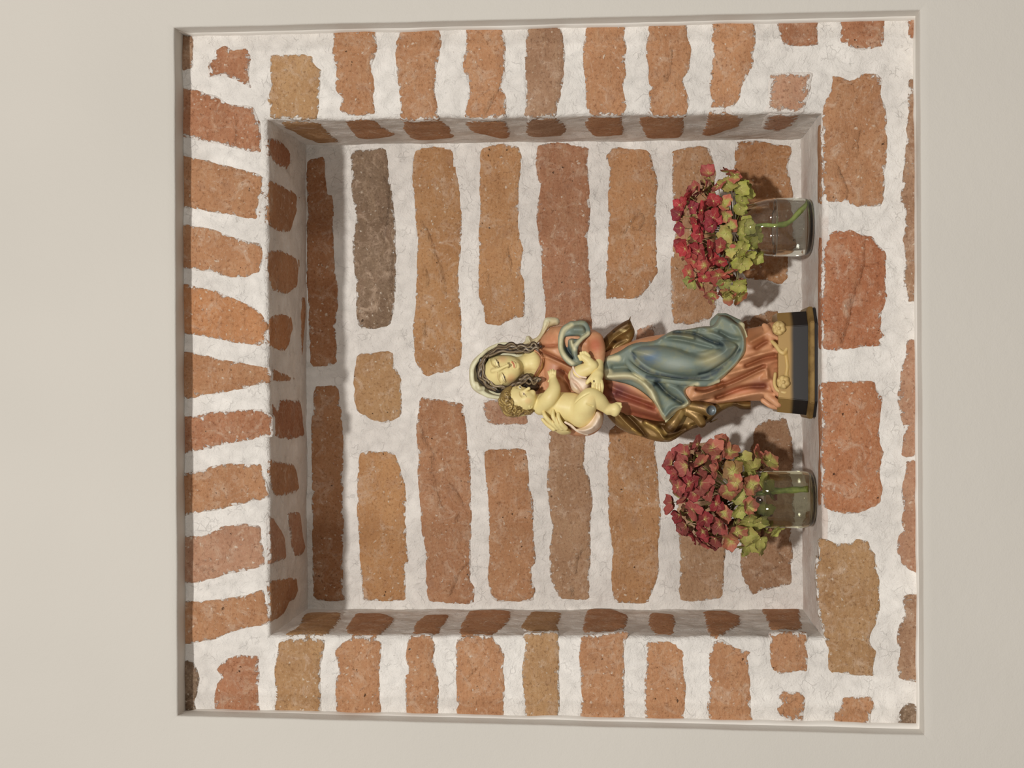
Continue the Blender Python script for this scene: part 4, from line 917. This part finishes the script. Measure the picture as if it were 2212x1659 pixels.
k_.chain([(1281, 790, 84, 10.5), (1270, 779, 86, 9.5), (1259, 770, 86, 7.5)], k=3)
for i, (x, y) in enumerate(((1250.5, 769), (1254.5, 762.5), (1259.5, 760.5), (1264.5, 760.5), (1268.5, 763))): k_.chain([(x + 4, y + 7, 87, 3.8), (x, y, 88, 3.2 - .2 * i)], k=1.4)
for ex, ey in ((1122.5, 836.5), (1131, 852)): k_.ell((ex - 1, ey, k_.top(ex, ey) + 1.5), (5, 6, 4), 4, sub=True); k_.ell((ex + .5, ey, k_.top(ex, ey) - 2.2), (4, 5, 4), 2)
tw = k_.top(1131, 844)
k_.chain([(1128, 847, tw - 1, 3), (1137, 842, tw + 3, 3.2), (1142.5, 839, tw + 5, 3.6)], k=4)
k_.snap(sn('b 1250,950 1270,975 1275,1010', [2, 2.8, 2]), .1, k=2); k_.snap(sn('b 1290,985 1300,1000 1295,1020', [2, 2.6, 2]), .1, k=2)
k_.ell((1151, 848, k_.top(1151, 848) - 3), (6, 6, 5), 5); k_.ell((1137, 862, k_.top(1137, 862) - 5), (10, 9, 7), 6)
k_.snap(sn('b 1190,1310 1210,1345 1235,1320', 2), .2, k=1.5)
k_.snap(sn('c 600,1130 680,1060 780,1000', 1.2), .3, k=2.5, sub=True); k_.snap(sn('c 760,1140 830,1170', 1.2), .3, k=2.5, sub=True)
k_.mesh('child')
p = Paint(k_.v, SKIN)
for s_ in ('b 1010,1050 1020,1110 1055,1150', 'b 950,935 975,965 1020,985'): p.line(pl_(s_), .7, srgb(170, 136, 78), 1.3, .7, 70)
for c0 in ((1131.5, 851), (1123.3, 836.3)): p.spot(c0, (2.8, 3.6), srgb(240, 232, 206), .4, .8, 60); p.spot((c0[0] + .2, c0[1]), (1.6, 2.2), srgb(50, 32, 24), .3, 1, 60)
p.line(pl_('b 1075,1065 1090,1075 1125,1110 1140,1140'), .6, srgb(100, 66, 48), .8, .9, 60); p.line(pl_('b 1000,945 1030,955 1050,980'), .6, srgb(90, 60, 44), .8, .9, 60)
p.line(pl_('b 1255,955 1275,990 1285,1015'), 1.6, srgb(214, 136, 104), 1.4, .7, 60); p.spot((1141, 866), (9, 8), srgb(232, 184, 130), .9, .5, 60); p.spot((1277, 862), (12, 12), srgb(238, 206, 140), .9, .4)
child = emit(k_, 'child', p, M_SKIN, statue)
q_ = Vol((1066, 824, 26), (1172, 912, 134), .85)
q_.inflate(pl_('a 560,955 460,1015 418,1130 440,1235 500,1315 600,1348 740,1312 868,1272 855,1225 770,1232 720,1190 650,1140 600,1090 585,1050 600,1010 600,970'), 70, 37, 36, 26, k=3)
rs = np.random.RandomState(4); cst = []
HP = np.array(pl_('a 560,955 460,1015 418,1130 440,1235 500,1315 600,1348 740,1312 868,1272 855,1225 770,1232 720,1190 650,1140 600,1090 585,1050 600,1010 600,970'))
for i in range(240):
    if len(cst) >= 74: break
    x = rs.uniform(1078, 1152); y = rs.uniform(834, 898)
    a0 = math.atan2(y - 846, x - 1090) + rs.uniform(-.3, .3); cv = rs.choice([-1, 1]) * rs.uniform(.5, 1.3); L_ = rs.uniform(9, 15)
    q = [(x + math.cos(a0 + u * cv) * u * L_, y + math.sin(a0 + u * cv) * u * L_, 2.9 - 1.5 * u) for u in (0, .33, .66, 1)]
    E_ = np.array([q[0][:2], q[-1][:2]])
    if not inside(E_, HP).all() or dist_to_poly(E_, HP).min() < 2.5: continue
    q_.snap(q, .1, k=1.0); cst.append([(a_[0], a_[1]) for a_ in q])
q_.snap(sn('b 850,1060 870,1100 830,1110', [3, 3, 2]), 0, k=2)
q_.mesh('hair'); p = Paint(q_.v, srgb(142, 116, 66))
for i, l in enumerate(cst): p.line(l, .8, srgb(196, 168, 104) if i % 3 else srgb(104, 78, 42), 1.0, .75)
p.line(pl_('b 1000,1250 1080,1310 1200,1370 1280,1390'), 3, srgb(92, 66, 34), 5, .7)
emit(q_, 'hair', p, M_HAIR, child)
z_ = Vol((1218, 770, 20), (1322, 948, 124), 1.0)
z_.inflate(pl_('a 1310,725 1262,820 1275,930 1300,1020 1410,1075 1500,1030 1540,930 1500,870 1420,850 1350,820 1320,770'), 66, 28, 14, 13, k=2, ridges=[(pl_('a 1290,880 1360,940 1430,1040'), -6, 3.5), (pl_('a 1300,950 1360,1000'), 4, 4)])
z_.chain(pl_('a 1315,735 1345,800 1400,845 1470,860', [80, 86, 88, 86], 2.4), k=3)
z_.inflate(pl_('c 470,1370 560,1440 640,1455 740,1400 820,1310 850,1230 880,1210 960,1250 968,1380 900,1480 760,1538 640,1505 540,1440'), 62, 42, 22, 13, k=2, ridges=[(pl_('c 640,1460 800,1400 860,1280'), -7, 4), (pl_('c 700,1500 850,1430 930,1300'), 5, 4), (pl_('c 880,1250 910,1340 860,1430'), -4, 4)])
z_.chain(pl_('c 480,1375 560,1420 640,1490 760,1532', [92, 90, 84, 70], 2.6), k=3)
z_.mesh('swaddling_cloth'); p = Paint(z_.v, srgb(236, 214, 190)); p.line(pl_('a 1290,880 1360,940 1430,1040'), 3, srgb(206, 170, 146), 4, .6)
emit(z_, 'swaddling_cloth', p, M_WHITE, child)

# ---------------- hands of the woman
w_ = Vol((1156, 760, 30), (1326, 952, 124), .85)
w_.chain(pl_('c 905,610 905,690 895,760', [66, 76, 84], [11, 11, 12]), k=5)
w_.chain(pl_('c 895,770 880,830 895,880', [86, 90, 92], [11, 13, 11]), k=5)
for s_, r in (('c 850,860 838,920 850,975', 4.6), ('c 885,870 885,940 885,1000', 4.8), ('c 915,865 922,940 915,1010', 4.6), ('c 940,850 952,920 945,1000', 4.2)):
    w_.chain(pl_(s_, [95, 99, 92], [r, r, r * .75]), k=1.6)
w_.chain(pl_('c 850,770 800,820 760,870', [90, 94, 94], [6, 5, 3.8]), k=3)
w_.mesh('hand'); p = Paint(w_.v, SKIN)
p.spot((1283, 823.5), (2.2, 3), srgb(60, 30, 20), .4, .9, 60)
for s_ in ('c 868,880 865,990', 'c 900,880 902,1000', 'c 930,880 935,1000'): p.line(pl_(s_), .7, srgb(170, 122, 62), 1.2, .7, 50)
emit(w_, 'hand', p, M_SKIN, statue)
w_ = Vol((1156, 760, 30), (1326, 952, 124), .85)
w_.inflate(pl_('c 190,1290 260,1330 330,1340 420,1370 480,1420 560,1470 560,1520 480,1540 400,1530 320,1470 230,1380'), 50, 34, 20, 16, k=4)
for s_, w0 in (('c 200,1235 225,1300 300,1380 380,1440', [86, 94, 90, 84]), ('c 325,1222 325,1300 370,1390 430,1450', [92, 98, 94, 86]), ('c 388,1265 395,1330 430,1400 480,1450', [94, 99, 96, 88]), ('c 190,1340 250,1400 330,1460', [84, 82, 80])):
    w_.chain(pl_(s_, w0, [3.6, 4.8, 5.4, 6][:len(w0)]), k=2)
w_.mesh('hand'); p = Paint(w_.v, SKIN)
for s_ in ('c 280,1290 340,1380', 'c 360,1290 400,1390'): p.line(pl_(s_), .7, srgb(170, 122, 62), 1.2, .7, 50)
emit(w_, 'hand', p, M_SKIN, statue)

# ---------------- plinth, built in metres on the sill
def octo(x0, x1, y0, y1, c, z): return [Vector(q + (z,)) for q in ((x0 + c, y0), (x1 - c, y0), (x1, y0 + c), (x1, y1 - c), (x1 - c, y1), (x0 + c, y1), (x0, y1 - c), (x0, y0 + c))]
def octo_mesh(name, layers, m, col, parent, bevel=.0008):
    V = []; F = []
    for l in layers: V += l
    n = len(layers)
    for j in range(n - 1):
        for i in range(8): F.append((j * 8 + i, j * 8 + (i + 1) % 8, (j + 1) * 8 + (i + 1) % 8, (j + 1) * 8 + i))
    F.append(tuple(reversed(range(8)))); F.append(tuple((n - 1) * 8 + i for i in range(8)))
    ctr = sum(V, Vector()) / len(V); me = mesh_from(name, [v - ctr for v in V], F, False)
    bm = bmesh.new(); bm.from_mesh(me); bmesh.ops.bevel(bm, geom=bm.edges[:], offset=bevel, segments=2, affect='EDGES'); bm.to_mesh(me); bm.free()
    o = link(name, me, m, parent); o.location = ctr - world_loc(parent); return o
M_GILT, nt, b = mat('dull_gilt'); v = pos(nt)
nt.links.new(mix(nt, ramp(nt, noi(nt, v, 50, 4, .6), .35, .7), srgb(150, 122, 72), srgb(112, 86, 46)), b.inputs['Base Color']); b.inputs['Metallic'].default_value = .45; b.inputs['Roughness'].default_value = .42
M_PLB, nt, b = mat('black_lacquer_fading_to_gilt')
g2 = N(nt, 'ShaderNodeTexCoord'); sp = N(nt, 'ShaderNodeSeparateXYZ'); nt.links.new(g2.outputs['Generated'], sp.inputs[0])
fz = math_(nt, 'ADD', sp.outputs['Z'], math_(nt, 'MULTIPLY', noi(nt, pos(nt), 30, 3, .5), .08))
nt.links.new(mix(nt, ramp(nt, fz, .50, .68), srgb(26, 22, 22), srgb(160, 128, 76)), b.inputs['Base Color']); b.inputs['Roughness'].default_value = .3; nt.links.new(ramp(nt, fz, .5, .7, 0, .4), b.inputs['Metallic'])
yf = .037
def X_at(y, Y): return P(1760, y, Y).x
x0, x1 = X_at(905, yf + .01), X_at(661, yf + .01)
z1 = P(1751, 783, yf).z; z2 = P(1746, 783, yf + .006).z
zt = zf + .0008
foot = octo_mesh('plinth_foot', [octo(x0, x1, yf, yf + .125, .022, zt + .004), octo(x0, x1, yf, yf + .125, .022, z1), octo(x0 + .004, x1 - .004, yf + .004, yf + .121, .021, z1 + .0025)], M_GILT, 0, statue)
M_BLK, nt, b = mat('sole_black'); b.inputs['Base Color'].default_value = (*srgb(24, 20, 20), 1); b.inputs['Roughness'].default_value = .4  # near-black strip along the underside of the foot
sole = octo_mesh('sole', [octo(x0 + .002, x1 - .002, yf + .002, yf + .123, .022, zt), octo(x0 + .002, x1 - .002, yf + .002, yf + .123, .022, zt + .0045)], M_BLK, 0, statue, .0004)
xb0, xb1 = X_at(897, yf + .012), X_at(671, yf + .012); z3 = P(1681, 783, yf + .014).z
octo_mesh('plinth_block', [octo(xb0, xb1, yf + .007, yf + .115, .020, z1 + .002), octo(xb0 + .004, xb1 - .002, yf + .011, yf + .112, .020, z3)], M_PLB, 0, statue)
# carved rosettes and scrollwork over the plinth
r_ = Vol((1650, 680, 30), (1722, 895, 104), .9)
for (cx0, cy0), sc in ((pts('e 1045,395')[0], 1.0), (pts('e 1100,1060')[0], 1.0)):
    r_.ell((cx0, cy0, 76), (15, 16, 11), 3)
    for k in range(6):
        a0 = k * math.pi / 3 + .3; r_.ell((cx0 + math.cos(a0) * 9, cy0 + math.sin(a0) * 9, 82), (6, 6, 6), 1.2)
    r_.ell((cx0, cy0, 87), (4, 4, 3.5), 1)
r_.chain(pl_('e 960,560 1010,610 1060,680 1110,700 1140,650', [62, 70, 76, 78, 76], [4, 5, 5, 5, 4]), k=3)
r_.chain(pl_('e 1000,960 990,1080 1030,1160 1110,1190 1140,1180', [60, 66, 70, 74, 74], [4, 4, 4.5, 4, 3.5]), k=3)
r_.chain(pl_('e 1130,700 1150,860 1140,960 1160,1010', [74, 76, 76, 76], [5, 4.5, 4.5, 4]), k=3)
r_.mesh('rosettes'); p = Paint(r_.v, srgb(208, 178, 116))
p.line(pl_('e 1130,700 1150,860 1140,960 1160,1180'), 5, srgb(196, 160, 92), 4, .8)
emit(r_, 'rosettes', p, M_CREAM, statue)

# ------------------------------------------------------------------ glass jars
M_GLASS, nt, b = mat('clear_glass')
b.inputs['Base Color'].default_value = (.975, .985, .96, 1); b.inputs['Transmission Weight'].default_value = 1; b.inputs['Roughness'].default_value = .01; b.inputs['IOR'].default_value = 1.48
def water_mat(name, col):
    m, nt, b = mat(name); b.inputs['Base Color'].default_value = (*col, 1); b.inputs['Transmission Weight'].default_value = 1
    b.inputs['Roughness'].default_value = 0; b.inputs['IOR'].default_value = 1.33; return m
def lathe(name, prof, m, parent, n=72, cap=False):
    V = []; F = []
    for r, z in prof:
        for i in range(n): a = 2 * math.pi * i / n; V.append((r * math.cos(a), r * math.sin(a), z))
    k = len(prof)
    for j in range(k - 1):
        for i in range(n): F.append((j * n + i, j * n + (i + 1) % n, (j + 1) * n + (i + 1) % n, (j + 1) * n + i))
    if prof[0][0] > 1e-6: F.append(tuple(reversed(range(n))))
    if cap or prof[-1][0] > 1e-6: F.append(tuple((k - 1) * n + i for i in range(n)))
    bm = bmesh.new(); me = mesh_from(name, V, F); bm.from_mesh(me); bmesh.ops.remove_doubles(bm, verts=bm.verts, dist=1e-6)
    bmesh.ops.recalc_face_normals(bm, faces=bm.faces); bm.to_mesh(me); bm.free(); me.shade_smooth()
    return link(name, me, m, parent)
def spl(p, n=5): return [(float(q[0]), float(q[1])) for q in catmull(p, n)]
def jar(x_y, Y, label, outer, level, wcol, wname, th=.0024, bottom=.006):
    c = P(1766, x_y, Y); c.z = zf + .0012
    root = empty('glass_jar', c, label, 'jar', None)
    inner = [(max(r - th, 0), z) for r, z in outer if z > bottom + .002]
    floor_r = inner[0][0]
    prof = [(0, .0022), (outer[0][0] * .7, .0018)] + outer + [(outer[-1][0] - th * .5, outer[-1][1] + .0010), (outer[-1][0] - th, outer[-1][1])] + list(reversed(inner)) + [(floor_r * .82, bottom + .0008), (floor_r * .45, bottom + .0002), (0, bottom)]
    lathe('vessel', prof, M_GLASS, root)
    wi = [(r + .0003, z) for r, z in inner if z < level]
    wp = [(0, bottom - .0002), (floor_r * .8, bottom + .0004)] + wi + [(wi[-1][0], level), (wi[-1][0] - .0008, level - .0006), (wi[-1][0] - .003, level - .0012), (0, level - .0013)]
    w = lathe('water', wp, water_mat(wname, wcol), root)
    return root, c
o1 = spl([(.031, .0), (.0365, .0022), (.0395, .008), (.0408, .017), (.041, .030), (.041, .0495)]) + [(.0416, .0512), (.0416, .0528)] + spl([(.0408, .0545), (.0402, .062), (.0375, .074), (.0335, .086), (.0322, .094)])
o2 = spl([(.027, .0), (.034, .0022), (.0382, .009), (.0398, .018), (.040, .030), (.040, .050), (.040, .066), (.038, .078), (.034, .088), (.033, .094)])
jar1, j1 = jar(490, .100, 'clear glass jar half full of clear water, with a green stem bent sideways', o1, .0505, (.98, .985, .95), 'clear_water')
jar2, j2 = jar(1079, .076, 'glass jar of cloudy greenish water with a straight green stem', o2, .070, (.84, .82, .64), 'cloudy_water')
jar1['group'] = jar2['group'] = 'glass jars of hydrangeas beside the figurine'

# ------------------------------------------------------------------ hydrangea heads
def petal_mesh(name, seed, wid=1.0, cup=.22):
    rs = random.Random(seed); nu, nv = 7, 8; V = []; T = []
    for i in range(nu + 1):
        t = i / nu; w = wid * .50 * max(1 - abs(2 * t - 1.12) ** 2.3, .0) ** .55 + .03
        for j in range(nv + 1):
            s = j / nv * 2 - 1
            x = t * (1 - .26 * s * s * t * t); y = s * w
            z = cup * (t * t * .6 + (s * w) ** 2 * .9) - .10 * math.exp(-(s * 5) ** 2) * t * .4 + .05 * math.sin(s * 4 + seed) * t
            V.append((x, y, z)); T.append(t)
    F = [(i * (nv + 1) + j, i * (nv + 1) + j + 1, (i + 1) * (nv + 1) + j + 1, (i + 1) * (nv + 1) + j) for i in range(nu) for j in range(nv)]
    me = mesh_from(name, V, F); a = me.attributes.new('along', 'FLOAT', 'POINT'); a.data.foreach_set('value', T)
    a = me.attributes.new('side', 'FLOAT', 'POINT'); a.data.foreach_set('value', [((k % (nv + 1)) / nv * 2 - 1) for k in range(len(V))]); return me
M_PET, nt, b = mat('hydrangea_petal')
oi2 = N(nt, 'ShaderNodeObjectInfo'); al = N(nt, 'ShaderNodeAttribute', attribute_name='along'); sd = N(nt, 'ShaderNodeAttribute', attribute_name='side'); v = pos(nt)
green = srgb(172, 168, 92)
f1 = math_(nt, 'ADD', al.outputs['Fac'], math_(nt, 'MULTIPLY', math_(nt, 'SUBTRACT', noi(nt, v, 130, 3, .6), .5), .7))
f1 = math_(nt, 'ADD', f1, math_(nt, 'MULTIPLY', math_(nt, 'SUBTRACT', oi2.outputs['Alpha'], .5), -1.2))
cc = mix(nt, ramp(nt, f1, .12, .62), green, oi2.outputs['Color'])
vein = math_(nt, 'MULTIPLY', ramp(nt, math_(nt, 'ABSOLUTE', sd.outputs['Fac']), .10, .0), ramp(nt, al.outputs['Fac'], .75, .1))
cc = mix(nt, math_(nt, 'MULTIPLY', vein, .35), cc, srgb(226, 214, 150))
cc = mix(nt, math_(nt, 'MULTIPLY', ramp(nt, noi(nt, v, 320, 3, .6), .5, .7), .14), cc, srgb(226, 160, 140))
nt.links.new(cc, b.inputs['Base Color']); b.inputs['Roughness'].default_value = .62; b.inputs['Specular IOR Level'].default_value = .25
b.inputs['Subsurface Weight'].default_value = .12; b.inputs['Subsurface Radius'].default_value = (.004, .002, .001); b.inputs['Subsurface Scale'].default_value = .5
bump(nt, b, noi(nt, v, 420, 3, .6), .0006)
M_STEM, nt, b = mat('green_stem')
nt.links.new(mix(nt, ramp(nt, noi(nt, pos(nt), 90, 3, .6), .35, .7), srgb(186, 200, 104), srgb(140, 156, 76)), b.inputs['Base Color']); b.inputs['Roughness'].default_value = .5
M_CEN, nt, b = mat('floret_centre'); b.inputs['Base Color'].default_value = (*srgb(196, 178, 120), 1); b.inputs['Roughness'].default_value = .6
M_STALK, nt, b = mat('floret_stalk'); b.inputs['Base Color'].default_value = (*srgb(132, 122, 66), 1); b.inputs['Roughness'].default_value = .6
PM = [petal_mesh('petal', i, wid=w, cup=c) for i, (w, c) in enumerate([(1.0, .2), (1.1, .35), (.92, .1), (1.05, .5), (.98, -.1)])]
for me in PM: me.materials.append(M_PET)
def tube(V, F, path, rad, n=7):
    k0 = len(V)
    for i, p in enumerate(path):
        t = (path[min(i + 1, len(path) - 1)] - path[max(i - 1, 0)]).normalized(); a = t.orthogonal().normalized(); b_ = t.cross(a)
        r = rad[i] if isinstance(rad, list) else rad
        for j in range(n): an = 2 * math.pi * j / n; V.append(p + a * math.cos(an) * r + b_ * math.sin(an) * r)
    for i in range(len(path) - 1):
        for j in range(n): F.append((k0 + i * n + j, k0 + i * n + (j + 1) % n, k0 + (i + 1) * n + (j + 1) % n, k0 + (i + 1) * n + j))
    F.append(tuple(k0 + j for j in reversed(range(n)))); F.append(tuple(k0 + (len(path) - 1) * n + j for j in range(n)))
def hydrangea(label, outline, Yc, thick, stem_pts, core, colour, size, seed, stem_r, nmax=72, fixed=()):
    rs = random.Random(seed); poly = np.array(smooth_poly(pts(outline), 1))
    KY = F_PX / (DIST + Yc)
    PW = lambda x, y, w: P(x, y, Yc - w / KY)
    c0 = PW(*core); root = empty('hydrangea', c0, label, 'flower', 'hydrangea heads in glass jars')
    sp = [Vector(q) for q in catmull([tuple(PW(*q)) for q in stem_pts], 6)]
    V, F = [], []; tube(V, F, sp, [stem_r * (1 + .12 * math.sin(i * .9)) for i in range(len(sp))], 12)
    me = mesh_from('stem', [v - c0 for v in V], F); link('stem', me, M_STEM, root)
    mn, mx = poly.min(0), poly.max(0); cand = []
    for _ in range(9000):
        x, y = rs.uniform(mn[0], mx[0]), rs.uniform(mn[1], mx[1]); cand.append((x, y))
    A = np.array(cand); ok = inside(A, poly); A = A[ok]; D = dist_to_poly(A, poly)
    pick = [(q[0], q[1], q[2]) for q in fixed]
    def near(x, y, w, dmin): return any((x - p[0]) ** 2 + (y - p[1]) ** 2 + (w - p[2]) ** 2 < dmin * dmin for p in pick)
    R_ = thick
    side = 1
    for ph, (cnt, sgn, dmin) in enumerate(((int(nmax * .80), 1, size * 1.0), (nmax, -1, size * 1.15))):
        for (x, y), d in zip(A, D):
            if len(pick) >= cnt: break
            if d < size * .34: continue
            t = 1 - min((d - size * .3) / R_, 1); w = (thick * .85 if sgn > 0 else thick * .35) * math.sqrt(max(0, 1 - t * t)) + rs.uniform(-6, 6)
            if sgn < 0 and rs.random() < .4: w = -w - thick * .3
            if near(x, y, w, dmin): continue
            pick.append((x, y, w))
    # the crowd of half-hidden florets inside the head, too many to pick apart
    V, F, T, S = [], [], [], []
    core_p = [(x, y, rs.uniform(-.45, .30) * thick * min(1, d / R_ + .25)) for (x, y), d in zip(A, D) if d > size * .55][:170]
    for x, y, w in core_p:
        q3 = Matrix.Rotation(rs.uniform(0, 6.28), 3, 'Z') @ Matrix.Rotation(rs.uniform(-1.2, 1.2), 3, 'X') @ Matrix.Rotation(rs.uniform(0, 6.28), 3, 'Y')
        L = size / KY * rs.uniform(.7, 1.05); k0 = len(V); me0 = PM[rs.randrange(5)]; ctr_ = PW(x, y, w) - c0
        V += [ctr_ + q3 @ (v_.co * L) for v_ in me0.vertices]; F += [tuple(k0 + i for i in pg.vertices) for pg in me0.polygons]
        T += [d_.value for d_ in me0.attributes['along'].data]; S += [d_.value for d_ in me0.attributes['side'].data]
    me = mesh_from('inner_florets', V, F)
    for nm_, dat in (('along', T), ('side', S)): a_ = me.attributes.new(nm_, 'FLOAT', 'POINT'); a_.data.foreach_set('value', dat)
    io = link('inner_florets', me, M_PET, root); io['kind'] = 'stuff'; io.color = (*srgb(128, 84, 62), .45)
    for (x, y, w) in pick:
        p = PW(x, y, w); ax_c = PW(core[0] - 10, core[1] + (y - core[1]) * .35, core[2]); nrm_ = (p - ax_c).normalized()
        nrm_ = (nrm_ + Vector((0, -.45 if w > 0 else .2, .12)) + Vector([rs.uniform(-.6, .6) for _ in range(3)])).normalized()
        V, F = [], []; q = nrm_.to_track_quat('Z', 'X').to_matrix().to_4x4()
        # small bead in the middle of the floret and its pale pedicel
        for i in range(3):
            a = i * 2.1; tube(V, F, [Vector((0, 0, -.0006)), Vector((math.cos(a) * .0007, math.sin(a) * .0007, .0016))], [.0009, .0006], 6)
        dl = q.inverted() @ (c0 - p); mid = dl * .35 + Vector((rs.uniform(-1, 1), rs.uniform(-1, 1), 0)) * .003
        tube(V, F, [Vector((0, 0, 0)), mid * .5, mid, dl * .8], [.0006, .0005, .0006, .0008], 5)
        me = mesh_from('floret', V, F); fo = link('floret', me, M_CEN, root)
        me.materials.append(M_STALK)
        n_b = 3 * 8
        for k_, pg in enumerate(me.polygons): pg.material_index = 1 if k_ >= n_b else 0
        fo.matrix_local = Matrix.Translation(p - c0) @ q
        col, g_ = colour(x, y, rs); L = size * 1.18 / KY * rs.uniform(.85, 1.1); a0 = rs.uniform(0, 6.28); open_ = rs.uniform(-.25, .55)
        for k_ in range(4):
            po = bpy.data.objects.new('petal', PM[rs.randrange(len(PM))]); COL.objects.link(po); po.parent = fo
            po.rotation_euler = (rs.uniform(-.25, .25), -open_ + rs.uniform(-.18, .18), a0 + k_ * math.pi / 2 + rs.uniform(-.2, .2))
            l_ = L * rs.uniform(.78, 1.18); po.scale = (l_, l_ * rs.uniform(.92, 1.15), l_)
            kk = rs.uniform(.5, 1.0); po.color = (col[0] * kk, col[1] * kk * rs.uniform(.9, 1.12), col[2] * kk, g_)
    return root
OUT1 = 'h 400,290 440,140 530,100 600,120 700,130 760,110 870,120 880,200 830,260 940,290 940,400 1000,430 990,560 1030,640 1085,800 1060,920 1085,1010 1060,1110 980,1150 900,1200 890,1270 930,1350 920,1440 930,1520 860,1560 760,1560 700,1540 660,1625 600,1610 480,1590 440,1440 390,1400 290,1380 250,1260 200,1150 160,1000 150,900 100,860 115,740 135,640 110,560 115,430 200,415 290,300'
OUT2 = 'i 80,690 130,390 220,220 370,210 400,110 560,90 650,70 720,70 860,100 960,130 1030,250 1100,330 1200,270 1320,270 1430,320 1480,460 1500,620 1420,720 1440,820 1350,880 1470,920 1460,1080 1510,1200 1480,1290 1370,1340 1370,1450 1180,1480 1040,1490 1030,1530 860,1540 790,1570 600,1560 500,1480 500,1370 360,1360 230,1250 190,1130 150,1000 150,860 120,760'
def col1(x, y, rs):
    u = rs.random()
    if x > 1592: return (srgb(178, 178, 84) if u < .8 else srgb(206, 132, 92)), .72
    if x > 1566: return (srgb(184, 166, 92) if u < .4 else srgb(196, 112, 92)), .58
    if y > 600: return (srgb(196, 108, 92) if u < .7 else srgb(160, 160, 92)), .5
    if y < 425: return (srgb(176, 92, 84) if u < .7 else srgb(160, 72, 72)), .35
    if x < 1545 and y < 560: return (srgb(176, 60, 64) if u < .7 else srgb(156, 60, 70)), .15
    return (srgb(184, 84, 76) if u < .65 else srgb(172, 62, 66)), .3
def col2(x, y, rs):
    u = rs.random()
    if x > 1640: return (srgb(184, 180, 98) if u < .65 else srgb(196, 118, 98)), .7
    if x > 1595: return (srgb(200, 122, 96) if u < .55 else srgb(178, 172, 92)), .5
    if x > 1560: return (srgb(188, 112, 88) if u < .6 else srgb(160, 120, 74)), .42
    if y < 1020: return (srgb(168, 86, 80) if u < .6 else srgb(184, 104, 88)), .3
    return (srgb(150, 54, 58) if u < .5 else srgb(164, 82, 76)), .22
hydrangea('crimson and green hydrangea head in the clear-water jar with the bent stem', OUT1, .100, 58, [(1560, 500, 0), (1640, 487, 2), (1672, 487, 2), (1700, 484, -2), (1728, 464, -6), (1748, 447, -8), (1757, 444, -8)], (1585, 500, 0), col1, 18.2, 5, .0029, nmax=75)
hydrangea('dusty red hydrangea head with larger petals, in the jar of cloudy water', OUT2, .076, 56, [(1570, 1070, 0), (1640, 1066, 2), (1690, 1064, 4), (1725, 1062, 8), (1742, 1061, 10)], (1600, 1072, 0), col2, 22.5, 11, .0034, nmax=66)
